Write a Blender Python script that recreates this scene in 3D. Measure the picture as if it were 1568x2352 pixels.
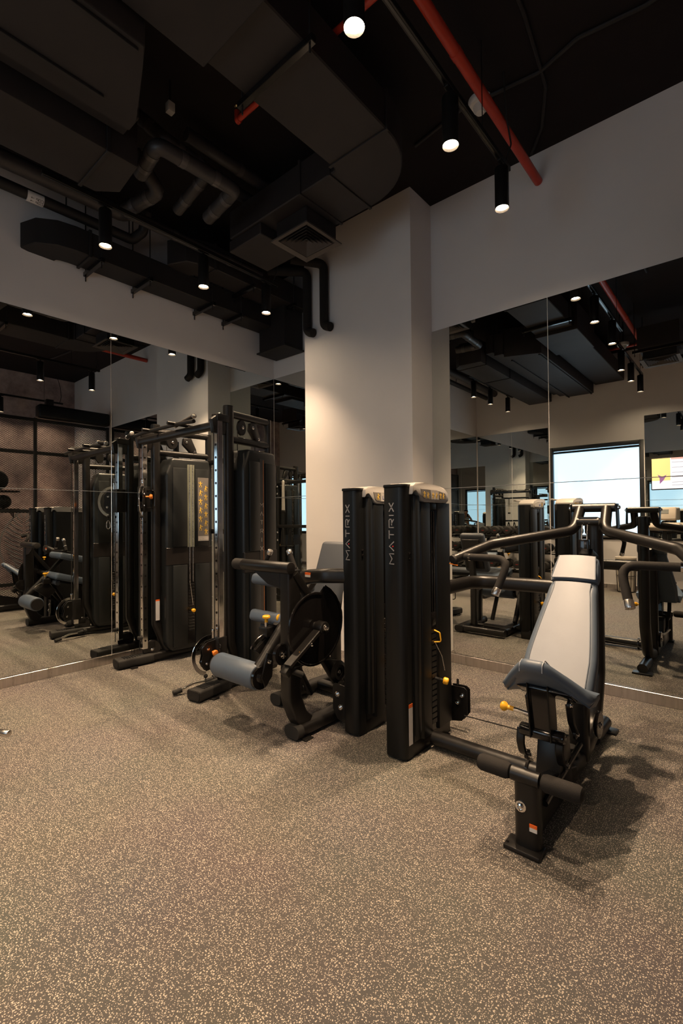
import bpy, bmesh, math, random
from mathutils import Vector, Matrix, Euler
random.seed(7)
S = bpy.context.scene
for o in list(bpy.data.objects):
    bpy.data.objects.remove(o)
COL = S.collection

# ------------------------------------------------------------------ camera, world, exposure
def make_camera():
    yaw, pit, rol = 0.7115, 0.0138, 0.0094
    F = Vector((-math.sin(yaw) * math.cos(pit), math.cos(yaw) * math.cos(pit), math.sin(pit)))
    R = Vector((math.cos(yaw), math.sin(yaw), 0))
    U = R.cross(F)
    c, s = math.cos(rol), math.sin(rol)
    R2, U2 = R * c - U * s, R * s + U * c
    cd = bpy.data.cameras.new('camera')
    cd.sensor_fit = 'VERTICAL'; cd.sensor_height = 36.0; cd.sensor_width = 24.0
    cd.lens = 1091.68 / 2352 * 36
    cd.clip_start = 0.05; cd.clip_end = 100
    o = bpy.data.objects.new('camera', cd); COL.objects.link(o)
    m = Matrix((R2, U2, -F)).transposed().to_4x4()
    m.translation = (0, 0, 1.37)
    o.matrix_world = m
    S.camera = o
make_camera()
W = bpy.data.worlds.new('world'); S.world = W; W.use_nodes = True
W.node_tree.nodes['Background'].inputs[0].default_value = (0.55, 0.75, 1.0, 1)
W.node_tree.nodes['Background'].inputs[1].default_value = 0.6
S.view_settings.view_transform = 'Standard'; S.view_settings.look = 'None'
S.view_settings.exposure = 0.18; S.view_settings.gamma = 1.0; S.view_settings.use_curve_mapping = False
cy = S.cycles
cy.max_bounces = 14; cy.diffuse_bounces = 5; cy.glossy_bounces = 10; cy.transmission_bounces = 4
cy.sample_clamp_indirect = 4.0; cy.use_denoising = True; cy.blur_glossy = 0.4
SPOT_W = 330.0            # each track spotlight
SPOT_COL = (1.0, 0.71, 0.45)
BLIND = 1.8               # daylight glowing through the roller blinds

# ------------------------------------------------------------------ room measures (metres)
XL, YR, YB, XM, ZC = -4.693, 4.114, -1.95, 1.97, 4.45     # left wall, right wall, back wall, mural wall, ceiling
MT, SK, SEAM = 3.20, 0.083, 1.65                          # mirror top, skirting, pane seam
PX0, PX1, PY = -3.75, -2.357, 3.748                       # pillar
PI = math.pi

# ------------------------------------------------------------------ materials
MAT = {}
def principled(name, col, rough=0.5, metal=0.0, spec=0.5, var=0.0, vscale=8.0, bump=0.0, bscale=200.0, rvar=0.0, stretch=None, emit=None, estr=0.0):
    m = bpy.data.materials.new(name); m.use_nodes = True
    nt = m.node_tree; b = nt.nodes['Principled BSDF']
    b.inputs['Base Color'].default_value = (*col, 1); b.inputs['Roughness'].default_value = rough
    b.inputs['Metallic'].default_value = metal; b.inputs['Specular IOR Level'].default_value = spec
    tc = nt.nodes.new('ShaderNodeTexCoord'); src = tc.outputs['Object']
    if stretch:
        mp = nt.nodes.new('ShaderNodeMapping'); mp.inputs['Scale'].default_value = stretch
        nt.links.new(src, mp.inputs[0]); src = mp.outputs[0]
    n = nt.nodes.new('ShaderNodeTexNoise'); n.inputs['Scale'].default_value = vscale; n.inputs['Detail'].default_value = 4
    nt.links.new(src, n.inputs['Vector'])
    mx = nt.nodes.new('ShaderNodeMix'); mx.data_type = 'RGBA'
    v = max(var, 0.04)
    mx.inputs['A'].default_value = (*[c * (1 - v) for c in col], 1); mx.inputs['B'].default_value = (*[min(1, c * (1 + v)) for c in col], 1)
    nt.links.new(n.outputs['Fac'], mx.inputs['Factor']); nt.links.new(mx.outputs['Result'], b.inputs['Base Color'])
    if rvar:
        mr = nt.nodes.new('ShaderNodeMapRange'); mr.inputs['To Min'].default_value = max(0, rough - rvar); mr.inputs['To Max'].default_value = rough + rvar
        nt.links.new(n.outputs['Fac'], mr.inputs[0]); nt.links.new(mr.outputs[0], b.inputs['Roughness'])
    if bump:
        n2 = nt.nodes.new('ShaderNodeTexNoise'); n2.inputs['Scale'].default_value = bscale; n2.inputs['Detail'].default_value = 2
        nt.links.new(src, n2.inputs['Vector'])
        bp = nt.nodes.new('ShaderNodeBump'); bp.inputs['Strength'].default_value = bump; bp.inputs['Distance'].default_value = 0.002
        nt.links.new(n2.outputs['Fac'], bp.inputs['Height']); nt.links.new(bp.outputs[0], b.inputs['Normal'])
    if emit:
        b.inputs['Emission Color'].default_value = (*emit, 1); b.inputs['Emission Strength'].default_value = estr
    MAT[name] = m
    return m
principled('black_metal', (0.008, 0.0072, 0.0068), 0.34, 0.0, 0.42, 0.15, 30, 0.12, 900)
principled('black_gloss', (0.008, 0.007, 0.007), 0.13, 0.0, 0.6, 0.1, 20)
principled('black_plastic', (0.0055, 0.006, 0.0065), 0.40, 0.0, 0.30, 0.1, 20, 0.08, 1200)
principled('shroud_plastic', (0.012, 0.0135, 0.014), 0.36, 0.0, 0.42, 0.1, 14, 0.05, 900)
principled('shroud_band', (0.012, 0.0095, 0.0085), 0.4, 0.0, 0.5, 0.1, 14)
principled('rubber', (0.018, 0.017, 0.016), 0.75, 0.0, 0.3, 0.2, 40, 0.2, 300)
principled('foam', (0.015, 0.013, 0.012), 0.82, 0.0, 0.3, 0.25, 60, 0.5, 500)
principled('chrome', (0.86, 0.84, 0.82), 0.10, 1.0, 0.5, 0.04, 30, rvar=0.04)
principled('satin_steel', (0.62, 0.58, 0.54), 0.28, 1.0, 0.5, 0.15, 60, rvar=0.06)
principled('brushed_steel', (0.62, 0.58, 0.55), 0.30, 1.0, 0.5, 0.30, 6, 0.3, 30, 0.08, (9, 9, 0.4))
principled('pad_face', (0.27, 0.285, 0.32), 0.48, 0.0, 0.45, 0.06, 10, 0.12, 350)
principled('pad_blue', (0.078, 0.103, 0.140), 0.45, 0.0, 0.5, 0.06, 10, 0.12, 350)
principled('pad_dark', (0.048, 0.055, 0.068), 0.5, 0.0, 0.45, 0.06, 10, 0.12, 350)
principled('yellow', (0.85, 0.42, 0.02), 0.35, 0, 0.5, 0.05)
principled('orange', (0.75, 0.21, 0.03), 0.35, 0, 0.5, 0.05)
principled('red_paint', (0.42, 0.035, 0.015), 0.38, 0, 0.5, 0.15, 12, 0.1, 60)
principled('brass', (0.65, 0.42, 0.16), 0.25, 1.0)
principled('wall_paint', (0.72, 0.69, 0.68), 0.75, 0, 0.3, 0.05, 3, 0.25, 25)
principled('ceiling_paint', (0.013, 0.010, 0.0105), 0.85, 0, 0.2, 0.25, 5, 0.4, 18)
principled('duct_paint', (0.019, 0.0155, 0.0155), 0.62, 0, 0.4, 0.3, 6, 0.15, 30)
principled('duct_dark', (0.014, 0.012, 0.012), 0.6, 0, 0.4, 0.3, 8, 0.3, 40)
principled('insulation', (0.030, 0.026, 0.026), 0.45, 0, 0.5, 0.4, 12, 0.9, 22)
principled('diffuser_grey', (0.075, 0.062, 0.055), 0.5, 0, 0.4, 0.1)
principled('white_plastic', (0.62, 0.60, 0.58), 0.5, 0, 0.4, 0.06, 20)
principled('grey_plastic', (0.34, 0.32, 0.30), 0.38, 0, 0.5, 0.05, 20)
principled('placard_grey', (0.16, 0.145, 0.13), 0.5, 0, 0.4, 0.05, 20)
principled('placard_light', (0.42, 0.39, 0.36), 0.45, 0, 0.4, 0.05, 20)
principled('letter_grey', (0.30, 0.29, 0.29), 0.45, 0, 0.4, 0.05)
principled('letter_white', (0.62, 0.58, 0.54), 0.5, 0, 0.4, 0.05)
principled('letter_black', (0.02, 0.02, 0.02), 0.6, 0, 0.4, 0.05)
principled('letter_blue', (0.03, 0.05, 0.22), 0.5, 0, 0.4, 0.05)
principled('red_dot', (0.7, 0.02, 0.02), 0.4, 0, 0.5, 0.04)
principled('slot_pale', (0.20, 0.21, 0.16), 0.4, 0, 0.4, 0.08, 20)
principled('tape_band', (0.055, 0.048, 0.047), 0.32, 0.0, 0.6, 0.4, 30, 0.6, 60)
principled('head_red', (0.22, 0.02, 0.015), 0.5, 0, 0.4, 0.05)
principled('pictogram', (0.80, 0.52, 0.08), 0.5, 0, 0.4, 0.2, 60)
principled('sticker_white', (0.60, 0.58, 0.58), 0.5, 0, 0.4, 0.04)
principled('sticker_orange', (0.80, 0.14, 0.02), 0.5, 0, 0.4, 0.04)
principled('window_frame', (0.02, 0.022, 0.026), 0.4, 0, 0.5, 0.1)
principled('console_beige', (0.50, 0.44, 0.37), 0.5, 0, 0.4, 0.06)
principled('screen_grey', (0.22, 0.23, 0.22), 0.2, 0, 0.5, 0.05)
principled('bin_liner', (0.62, 0.56, 0.48), 0.6, 0, 0.4, 0.1, 20, 0.4, 60)
principled('skin', (0.42, 0.22, 0.13), 0.5, 0, 0.4, 0.1, 20)
principled('shirt_grey', (0.20, 0.22, 0.23), 0.8, 0, 0.2, 0.15, 30)
principled('trousers', (0.03, 0.03, 0.035), 0.8, 0, 0.2, 0.15, 30)
principled('hair', (0.012, 0.009, 0.007), 0.6, 0, 0.3, 0.3, 60)
principled('lamp_glow', (1, 0.9, 0.75), 0.4, emit=(1.0, 0.76, 0.50), estr=380.0)
principled('blind_cloth', (0.6, 0.65, 0.7), 0.8, 0, 0.2, 0.04, 60, emit=(0.52, 0.78, 1.0), estr=BLIND)
principled('tv_white', (0.5, 0.5, 0.5), 0.3, emit=(0.95, 0.92, 1.0), estr=1.3)
principled('tv_yellow', (0.5, 0.4, 0.2), 0.3, emit=(1.0, 0.62, 0.22), estr=1.1)
principled('tv_pink', (0.5, 0.3, 0.3), 0.3, emit=(0.95, 0.45, 0.40), estr=0.9)
principled('tv_purple', (0.2, 0.1, 0.2), 0.3, emit=(0.30, 0.12, 0.32), estr=0.8)
principled('tv_grey', (0.3, 0.3, 0.3), 0.3, emit=(0.45, 0.45, 0.55), estr=0.9)

def mat_mirror():
    m = bpy.data.materials.new('mirror_glass'); m.use_nodes = True; nt = m.node_tree
    b = nt.nodes['Principled BSDF']
    n = nt.nodes.new('ShaderNodeTexNoise'); n.inputs['Scale'].default_value = 1.5
    mx = nt.nodes.new('ShaderNodeMix'); mx.data_type = 'RGBA'
    mx.inputs['A'].default_value = (0.73, 0.755, 0.735, 1); mx.inputs['B'].default_value = (0.75, 0.775, 0.755, 1)
    nt.links.new(n.outputs['Fac'], mx.inputs['Factor']); nt.links.new(mx.outputs['Result'], b.inputs['Base Color'])
    b.inputs['Metallic'].default_value = 1.0; b.inputs['Roughness'].default_value = 0.0
    MAT['mirror_glass'] = m
mat_mirror()

def mat_floor():
    m = bpy.data.materials.new('rubber_floor'); m.use_nodes = True; nt = m.node_tree; L = nt.links
    b = nt.nodes['Principled BSDF']
    tc = nt.nodes.new('ShaderNodeTexCoord')
    nz = nt.nodes.new('ShaderNodeTexNoise'); nz.inputs['Scale'].default_value = 160; nz.inputs['Detail'].default_value = 2
    L.new(tc.outputs['Object'], nz.inputs['Vector'])
    add = nt.nodes.new('ShaderNodeMix'); add.data_type = 'RGBA'; add.blend_type = 'LINEAR_LIGHT'; add.inputs['Factor'].default_value = 0.0035
    L.new(tc.outputs['Object'], add.inputs['A']); L.new(nz.outputs['Color'], add.inputs['B'])
    def flecks(scale, thr, size):
        v = nt.nodes.new('ShaderNodeTexVoronoi'); v.inputs['Scale'].default_value = scale; v.voronoi_dimensions = '2D'
        L.new(add.outputs['Result'], v.inputs['Vector'])
        sp = nt.nodes.new('ShaderNodeSeparateColor'); L.new(v.outputs['Color'], sp.inputs[0])
        a = nt.nodes.new('ShaderNodeMath'); a.operation = 'GREATER_THAN'; a.inputs[1].default_value = thr; L.new(sp.outputs[0], a.inputs[0])
        sz = nt.nodes.new('ShaderNodeMath'); sz.operation = 'MULTIPLY_ADD'; sz.inputs[1].default_value = size * 0.7; sz.inputs[2].default_value = size * 0.5
        L.new(sp.outputs[1], sz.inputs[0])
        d = nt.nodes.new('ShaderNodeMath'); d.operation = 'LESS_THAN'; L.new(v.outputs['Distance'], d.inputs[0]); L.new(sz.outputs[0], d.inputs[1])
        mu = nt.nodes.new('ShaderNodeMath'); mu.operation = 'MULTIPLY'; L.new(a.outputs[0], mu.inputs[0]); L.new(d.outputs[0], mu.inputs[1])
        return mu.outputs[0]
    f1 = flecks(125, 0.42, 0.25); f2 = flecks(215, 0.62, 0.26)
    mxm = nt.nodes.new('ShaderNodeMath'); mxm.operation = 'MAXIMUM'; L.new(f1, mxm.inputs[0]); L.new(f2, mxm.inputs[1])
    n2 = nt.nodes.new('ShaderNodeTexNoise'); n2.inputs['Scale'].default_value = 260; n2.inputs['Detail'].default_value = 3
    L.new(tc.outputs['Object'], n2.inputs['Vector'])
    n3 = nt.nodes.new('ShaderNodeTexNoise'); n3.inputs['Scale'].default_value = 1.4; n3.inputs['Detail'].default_value = 4
    L.new(tc.outputs['Object'], n3.inputs['Vector'])
    base = nt.nodes.new('ShaderNodeMix'); base.data_type = 'RGBA'
    base.inputs['A'].default_value = (0.050, 0.045, 0.043, 1); base.inputs['B'].default_value = (0.092, 0.084, 0.079, 1)
    L.new(n2.outputs['Fac'], base.inputs['Factor'])
    cl = nt.nodes.new('ShaderNodeMix'); cl.data_type = 'RGBA'; cl.blend_type = 'MULTIPLY'; cl.inputs['Factor'].default_value = 0.35
    L.new(base.outputs['Result'], cl.inputs['A']); L.new(n3.outputs['Color'], cl.inputs['B'])
    fin = nt.nodes.new('ShaderNodeMix'); fin.data_type = 'RGBA'
    L.new(mxm.outputs[0], fin.inputs['Factor']); L.new(cl.outputs['Result'], fin.inputs['A']); fin.inputs['B'].default_value = (0.42, 0.365, 0.30, 1)
    L.new(fin.outputs['Result'], b.inputs['Base Color'])
    b.inputs['Roughness'].default_value = 0.7; b.inputs['Specular IOR Level'].default_value = 0.3
    bp = nt.nodes.new('ShaderNodeBump'); bp.inputs['Strength'].default_value = 0.3; bp.inputs['Distance'].default_value = 0.002
    L.new(n2.outputs['Fac'], bp.inputs['Height']); L.new(bp.outputs[0], b.inputs['Normal'])
    MAT['rubber_floor'] = m
mat_floor()

def mat_mural():
    m = bpy.data.materials.new('mural_concrete'); m.use_nodes = True; nt = m.node_tree; L = nt.links
    b = nt.nodes['Principled BSDF']; b.inputs['Roughness'].default_value = 0.85
    tc = nt.nodes.new('ShaderNodeTexCoord')
    n = nt.nodes.new('ShaderNodeTexNoise'); n.inputs['Scale'].default_value = 2.2; n.inputs['Detail'].default_value = 9; n.inputs['Roughness'].default_value = 0.7
    L.new(tc.outputs['Object'], n.inputs['Vector'])
    r = nt.nodes.new('ShaderNodeValToRGB'); e = r.color_ramp.elements
    e[0].position = 0.35; e[0].color = (0.22, 0.155, 0.16, 1); e[1].position = 0.68; e[1].color = (0.62, 0.47, 0.43, 1)
    L.new(n.outputs['Fac'], r.inputs[0])
    v = nt.nodes.new('ShaderNodeTexVoronoi'); v.inputs['Scale'].default_value = 14; v.feature = 'DISTANCE_TO_EDGE'
    L.new(tc.outputs['Object'], v.inputs['Vector'])
    lt = nt.nodes.new('ShaderNodeMath'); lt.operation = 'LESS_THAN'; lt.inputs[1].default_value = 0.0; L.new(v.outputs[0], lt.inputs[0])
    g = nt.nodes.new('ShaderNodeMath'); g.operation = 'GREATER_THAN'; g.inputs[1].default_value = 0.56; L.new(n.outputs['Fac'], g.inputs[0])
    mu = nt.nodes.new('ShaderNodeMath'); mu.operation = 'MULTIPLY'; L.new(lt.outputs[0], mu.inputs[0]); L.new(g.outputs[0], mu.inputs[1])
    fin = nt.nodes.new('ShaderNodeMix'); fin.data_type = 'RGBA'; fin.inputs['B'].default_value = (0.05, 0.035, 0.035, 1)
    L.new(mu.outputs[0], fin.inputs['Factor']); L.new(r.outputs[0], fin.inputs['A'])
    L.new(fin.outputs['Result'], b.inputs['Base Color'])
    MAT['mural_concrete'] = m
mat_mural()

# ------------------------------------------------------------------ helpers
BASE = {}
def V(*a):
    return Vector(a[0]) if len(a) == 1 else Vector(a)
def tag(o, label=None, cat=None, group=None, kind=None):
    if label: o['label'] = label
    if cat: o['category'] = cat
    if group: o['group'] = group
    if kind: o['kind'] = kind
    return o
def thing(name, label, cat, base=(0, 0, 0), group=None, kind=None):
    o = bpy.data.objects.new(name, None); COL.objects.link(o)
    o.empty_display_size = 0.1; o.location = base; BASE[o.name] = Vector(base)
    return tag(o, label, cat, group, kind)
def finish(bm, name, mat, parent=None, label=None, smooth=35, kind=None):
    bmesh.ops.recalc_face_normals(bm, faces=bm.faces)
    base = BASE.get(parent.name, Vector()) if parent else Vector()
    if base.length: bmesh.ops.translate(bm, verts=bm.verts, vec=-base)
    me = bpy.data.meshes.new(name); bm.to_mesh(me); bm.free()
    me.materials.append(MAT[mat])
    if smooth:
        me.polygons.foreach_set('use_smooth', [True] * len(me.polygons))
        me.set_sharp_from_angle(angle=math.radians(smooth))
    o = bpy.data.objects.new(name, me); COL.objects.link(o)
    if parent:
        o.parent = parent; BASE[o.name] = base
    if label: o['label'] = label
    if kind: o['kind'] = kind
    return o
def single(bm, name, mat, label, cat, group=None, kind=None, smooth=35, base=None):
    """a thing that is one mesh, origin at its own base"""
    if base is None:
        xs = [v.co for v in bm.verts]
        base = Vector((sum(v.x for v in xs) / len(xs), sum(v.y for v in xs) / len(xs), min(v.z for v in xs)))
    base = Vector(base)
    bmesh.ops.translate(bm, verts=bm.verts, vec=-base)
    o = finish(bm, name, mat, smooth=smooth); o.location = base; BASE[o.name] = base
    return tag(o, label, cat, group, kind)
def struct(bm, name, mat, smooth=None, parent=None, label=None):
    o = finish(bm, name, mat, parent, smooth=smooth)
    if not parent: o['kind'] = 'structure'
    if label: o['label'] = label
    return o
def NB():
    return bmesh.new()
def merge(bm, other):
    me = bpy.data.meshes.new('tmp'); other.to_mesh(me); other.free(); bm.from_mesh(me); bpy.data.meshes.remove(me)
def box(bm, lo, hi, bev=0.0, seg=2, rot=None, piv=None):
    """axis box lo..hi, optional bevel, optional rotation matrix about piv (default centre)"""
    t = bmesh.new(); bmesh.ops.create_cube(t, size=1)
    lo, hi = Vector(lo), Vector(hi); c = (lo + hi) / 2; s = hi - lo
    for v in t.verts: v.co = Vector((v.co.x * s.x, v.co.y * s.y, v.co.z * s.z))
    if bev:
        bmesh.ops.bevel(t, geom=t.edges[:], offset=min(bev, min(abs(x) for x in s) * 0.49), segments=seg, affect='EDGES', profile=0.5)
    p = Vector(piv) if piv is not None else c
    for v in t.verts:
        w = v.co + c
        if rot is not None: w = rot @ (w - p) + p
        v.co = w
    merge(bm, t)
    return bm
def RX(d): return Matrix.Rotation(math.radians(d), 3, 'X')
def RY(d): return Matrix.Rotation(math.radians(d), 3, 'Y')
def RZ(d): return Matrix.Rotation(math.radians(d), 3, 'Z')
def circle_prof(r, n=14):
    return [(r * math.cos(2 * PI * i / n), r * math.sin(2 * PI * i / n)) for i in range(n)]
def rrect(w, h, r, n=3):
    r = min(r, w / 2 - 1e-4, h / 2 - 1e-4); out = []
    for cx, cy_, a0 in ((w / 2 - r, h / 2 - r, 0), (-w / 2 + r, h / 2 - r, 90), (-w / 2 + r, -h / 2 + r, 180), (w / 2 - r, -h / 2 + r, 270)):
        for i in range(n + 1):
            a = math.radians(a0 + 90 * i / n); out.append((cx + r * math.cos(a), cy_ + r * math.sin(a)))
    return out
def fillet(pts, rad, n=6):
    pts = [Vector(p) for p in pts]
    if rad <= 0 or len(pts) < 3: return pts
    out = [pts[0]]
    for i in range(1, len(pts) - 1):
        a, b, c = pts[i - 1], pts[i], pts[i + 1]
        u = (a - b); w = (c - b); lu, lw = u.length, w.length; u.normalize(); w.normalize()
        ang = u.angle(w, PI)
        if ang > PI - 0.03: out.append(b); continue
        d = min(rad / math.tan(ang / 2), lu * 0.49, lw * 0.49)
        p0, p2 = b + u * d, b + w * d
        for k in range(n + 1):
            t = k / n; out.append(p0 * (1 - t) ** 2 + b * 2 * t * (1 - t) + p2 * t * t)
    out.append(pts[-1])
    return out
def sweep(bm, pts, prof, rad=0.0, up=(0, 0, 1), closed=False, n=6, cap=True, scale=None):
    P = fillet(pts, rad, n) if not closed else [Vector(p) for p in pts]
    N = len(P); rings = []
    up = Vector(up); pu = None
    for i in range(N):
        if closed: t = P[(i + 1) % N] - P[i - 1]
        elif i == 0: t = P[1] - P[0]
        elif i == N - 1: t = P[-1] - P[-2]
        else: t = (P[i + 1] - P[i]).normalized() + (P[i] - P[i - 1]).normalized()
        t.normalize()
        if pu is None:
            u = up - t * up.dot(t)
            if u.length < 1e-3: u = Vector((1, 0, 0)) - t * t.x
            if u.length < 1e-3: u = Vector((0, 1, 0)) - t * t.y
        else:
            u = pu - t * pu.dot(t)
        u.normalize(); pu = u; s = t.cross(u)
        k = scale(i / (N - 1)) if scale else 1.0
        rings.append([bm.verts.new(P[i] + s * (a * k) + u * (b * k)) for a, b in prof])
    M = len(prof); last = N if closed else N - 1
    for i in range(last):
        A, B = rings[i], rings[(i + 1) % N]
        for j in range(M):
            bm.faces.new((A[j], A[(j + 1) % M], B[(j + 1) % M], B[j]))
    if cap and not closed:
        bm.faces.new(rings[0][::-1]); bm.faces.new(rings[-1])
    return bm
def tube(bm, pts, r, rad=0.0, n=14, **k):
    return sweep(bm, pts, circle_prof(r, n), rad, **k)
def cyl(bm, p0, p1, r, n=18, bev=0.0):
    p0, p1 = Vector(p0), Vector(p1); d = (p1 - p0); L = d.length; d.normalize()
    if bev:
        return revolve(bm, p0, d, [(0, 0), (r - bev, 0), (r - bev * 0.3, bev * 0.3), (r, bev), (r, L - bev), (r - bev * 0.3, L - bev * 0.3), (r - bev, L), (0, L)], n)
    return sweep(bm, [p0, p1], circle_prof(r, n))
def revolve(bm, p, d, prof, n=20):
    """prof: (radius, height along d)"""
    p, d = Vector(p), Vector(d).normalized()
    u = d.orthogonal().normalized(); w = d.cross(u); rings = []
    for r, h in prof:
        if r < 1e-6: rings.append([bm.verts.new(p + d * h)])
        else: rings.append([bm.verts.new(p + d * h + u * (r * math.cos(2 * PI * i / n)) + w * (r * math.sin(2 * PI * i / n))) for i in range(n)])
    for A, B in zip(rings, rings[1:]):
        for j in range(n):
            k = (j + 1) % n
            if len(A) == 1 and len(B) == 1: continue
            if len(A) == 1: bm.faces.new((A[0], B[j], B[k]))
            elif len(B) == 1: bm.faces.new((A[j], A[k], B[0]))
            else: bm.faces.new((A[j], A[k], B[k], B[j]))
    return bm
def prism(bm, pts, vec, bev=0.0, seg=2):
    """3-D polygon extruded by vec, optional bevel"""
    t = bmesh.new(); vec = Vector(vec)
    a = [t.verts.new(Vector(p)) for p in pts]; b = [t.verts.new(Vector(p) + vec) for p in pts]
    t.faces.new(a[::-1]); t.faces.new(b)
    for i in range(len(a)):
        k = (i + 1) % len(a); t.faces.new((a[i], a[k], b[k], b[i]))
    if bev:
        bmesh.ops.bevel(t, geom=t.edges[:], offset=bev, segments=seg, affect='EDGES', profile=0.5, clamp_overlap=True)
    merge(bm, t)
    return bm
def loft(bm, loops):
    R = [[bm.verts.new(Vector(p)) for p in l] for l in loops]; M = len(R[0])
    for A, B in zip(R, R[1:]):
        for j in range(M): bm.faces.new((A[j], A[(j + 1) % M], B[(j + 1) % M], B[j]))
    bm.faces.new(R[0][::-1]); bm.faces.new(R[-1])
    return bm
def pathx(x, yz): return [(x, y, z) for y, z in yz]
def part(bm, name, mat, parent, label=None, **k): return finish(bm, name, mat, parent, label, **k)
BOLT = {}
def bolt(parent, p, d, r=0.012, mat='chrome'):
    key = (round(r, 4), mat)
    if key not in BOLT:
        bm = NB(); revolve(bm, (0, 0, 0), (0, 0, 1), [(0, 0), (r * 1.5, 0), (r * 1.5, r * 0.35), (r, r * 0.4), (r * 0.95, r * 0.9), (r * 0.6, r * 1.1), (r * 0.45, r * 0.7), (0, r * 0.7)], 12)
        bmesh.ops.recalc_face_normals(bm, faces=bm.faces)
        me = bpy.data.meshes.new('bolt'); bm.to_mesh(me); bm.free(); me.materials.append(MAT[mat]); BOLT[key] = me
    o = bpy.data.objects.new('bolt', BOLT[key]); COL.objects.link(o); o.parent = parent
    o.location = Vector(p) - BASE.get(parent.name, Vector()); o.rotation_euler = Vector(d).to_track_quat('Z', 'Y').to_euler()
    return o
# stroke lettering: polylines in a unit cell (x 0..w, y 0..1)
GLY = {'M': (1.15, [[(0, 0), (0, 1), (.575, .42), (1.15, 1), (1.15, 0)]]), 'A': (1.05, [[(0, 0), (.525, 1), (1.05, 0)]]), 'T': (.95, [[(0, 1), (.95, 1)], [(.475, 1), (.475, 0)]]),
       'R': (.95, [[(0, 0), (0, 1), (.8, 1), (.95, .85), (.95, .6), (.8, .45), (.25, .45)], [(.45, .45), (.95, 0)]]), 'I': (.2, [[(.1, 0), (.1, 1)]]), 'X': (1.0, [[(0, 0), (1, 1)], [(0, 1), (1, 0)]]),
       'C': (.8, [[(.8, .85), (.6, 1), (.2, 1), (0, .8), (0, .2), (.2, 0), (.6, 0), (.8, .15)]]), 'O': (.85, [[(.2, 0), (.65, 0), (.85, .2), (.85, .8), (.65, 1), (.2, 1), (0, .8), (0, .2), (.2, 0)]]),
       'P': (.75, [[(0, 0), (0, 1), (.6, 1), (.75, .85), (.75, .6), (.6, .45), (0, .45)]]), 'D': (.8, [[(0, 0), (0, 1), (.5, 1), (.8, .7), (.8, .3), (.5, 0), (0, 0)]]),
       'L': (.6, [[(0, 1), (0, 0), (.6, 0)]]), 'e': (.6, [[(.0, .35), (.6, .35), (.5, .65), (.1, .65), (0, .35), (.1, 0), (.55, 0.05)]]), 'g': (.6, [[(.6, .65), (.1, .65), (0, .35), (.1, 0), (.6, .05)], [(.6, .65), (.6, -.25), (.05, -.25)]]),
       '>': (1.2, [[(0, .5), (1.2, .5)], [(.8, .8), (1.2, .5), (.8, .2)]])}
def letters(bm, text, org, dx, dy, h, gap=0.35, th=0.13, thick=0.0012, stack=False, sx=1.0):
    """strokes drawn as thin raised bars; dx, dy unit vectors of reading and up directions"""
    org, dx, dy = Vector(org), Vector(dx).normalized(), Vector(dy).normalized(); nz = dx.cross(dy)
    x = 0.0; y = 0.0; spots = {}
    for ch in text:
        if ch == ' ': x += 0.6; continue
        w, st = GLY[ch]; w *= sx
        ox = -w / 2 if stack else x
        spots.setdefault(ch, org + dx * ((ox + w / 2) * h) + dy * ((y + 0.25) * h))
        for pl in st:
            P = [org + dx * ((ox + a * sx) * h) + dy * ((y + b) * h) for a, b in pl]
            sweep(bm, P, [(-th * h / 2, -thick), (th * h / 2, -thick), (th * h / 2, thick), (-th * h / 2, thick)], 0, up=nz)
        if stack: y -= 1 + gap
        else: x += w + gap
    return spots
def figure(bm, org, dx, dy, h, pose=0, thick=0.0015):
    """small flat exercise pictogram"""
    org, dx, dy = Vector(org), Vector(dx).normalized(), Vector(dy).normalized(); nz = dx.cross(dy)
    at = lambda a, b: org + dx * (a * h) + dy * (b * h)
    revolve(bm, at(0.0, .88) - nz * thick, nz, [(0, 0), (.1 * h, 0), (.1 * h, 2 * thick), (0, 2 * thick)], 8)
    limbs = [[(0, .8), (.02, .45)], [(.02, .45), (-.15, .22), (-.12, 0)], [(.02, .45), (.2, .25), (.14, 0)]]
    limbs += [[[(0, .75), (.22, .6), (.34, .78)], [(0, .75), (-.2, .62), (-.3, .8)]], [[(0, .75), (.25, .7), (.4, .62)], [(0, .75), (-.12, .5), (-.2, .4)]]][pose % 2]
    for k, l in enumerate(limbs):
        w = (.075 if k == 0 else .042) * h
        sweep(bm, [at(*p) for p in l], [(-w, -thick), (w, -thick), (w, thick), (-w, thick)], 0, up=nz)
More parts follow.
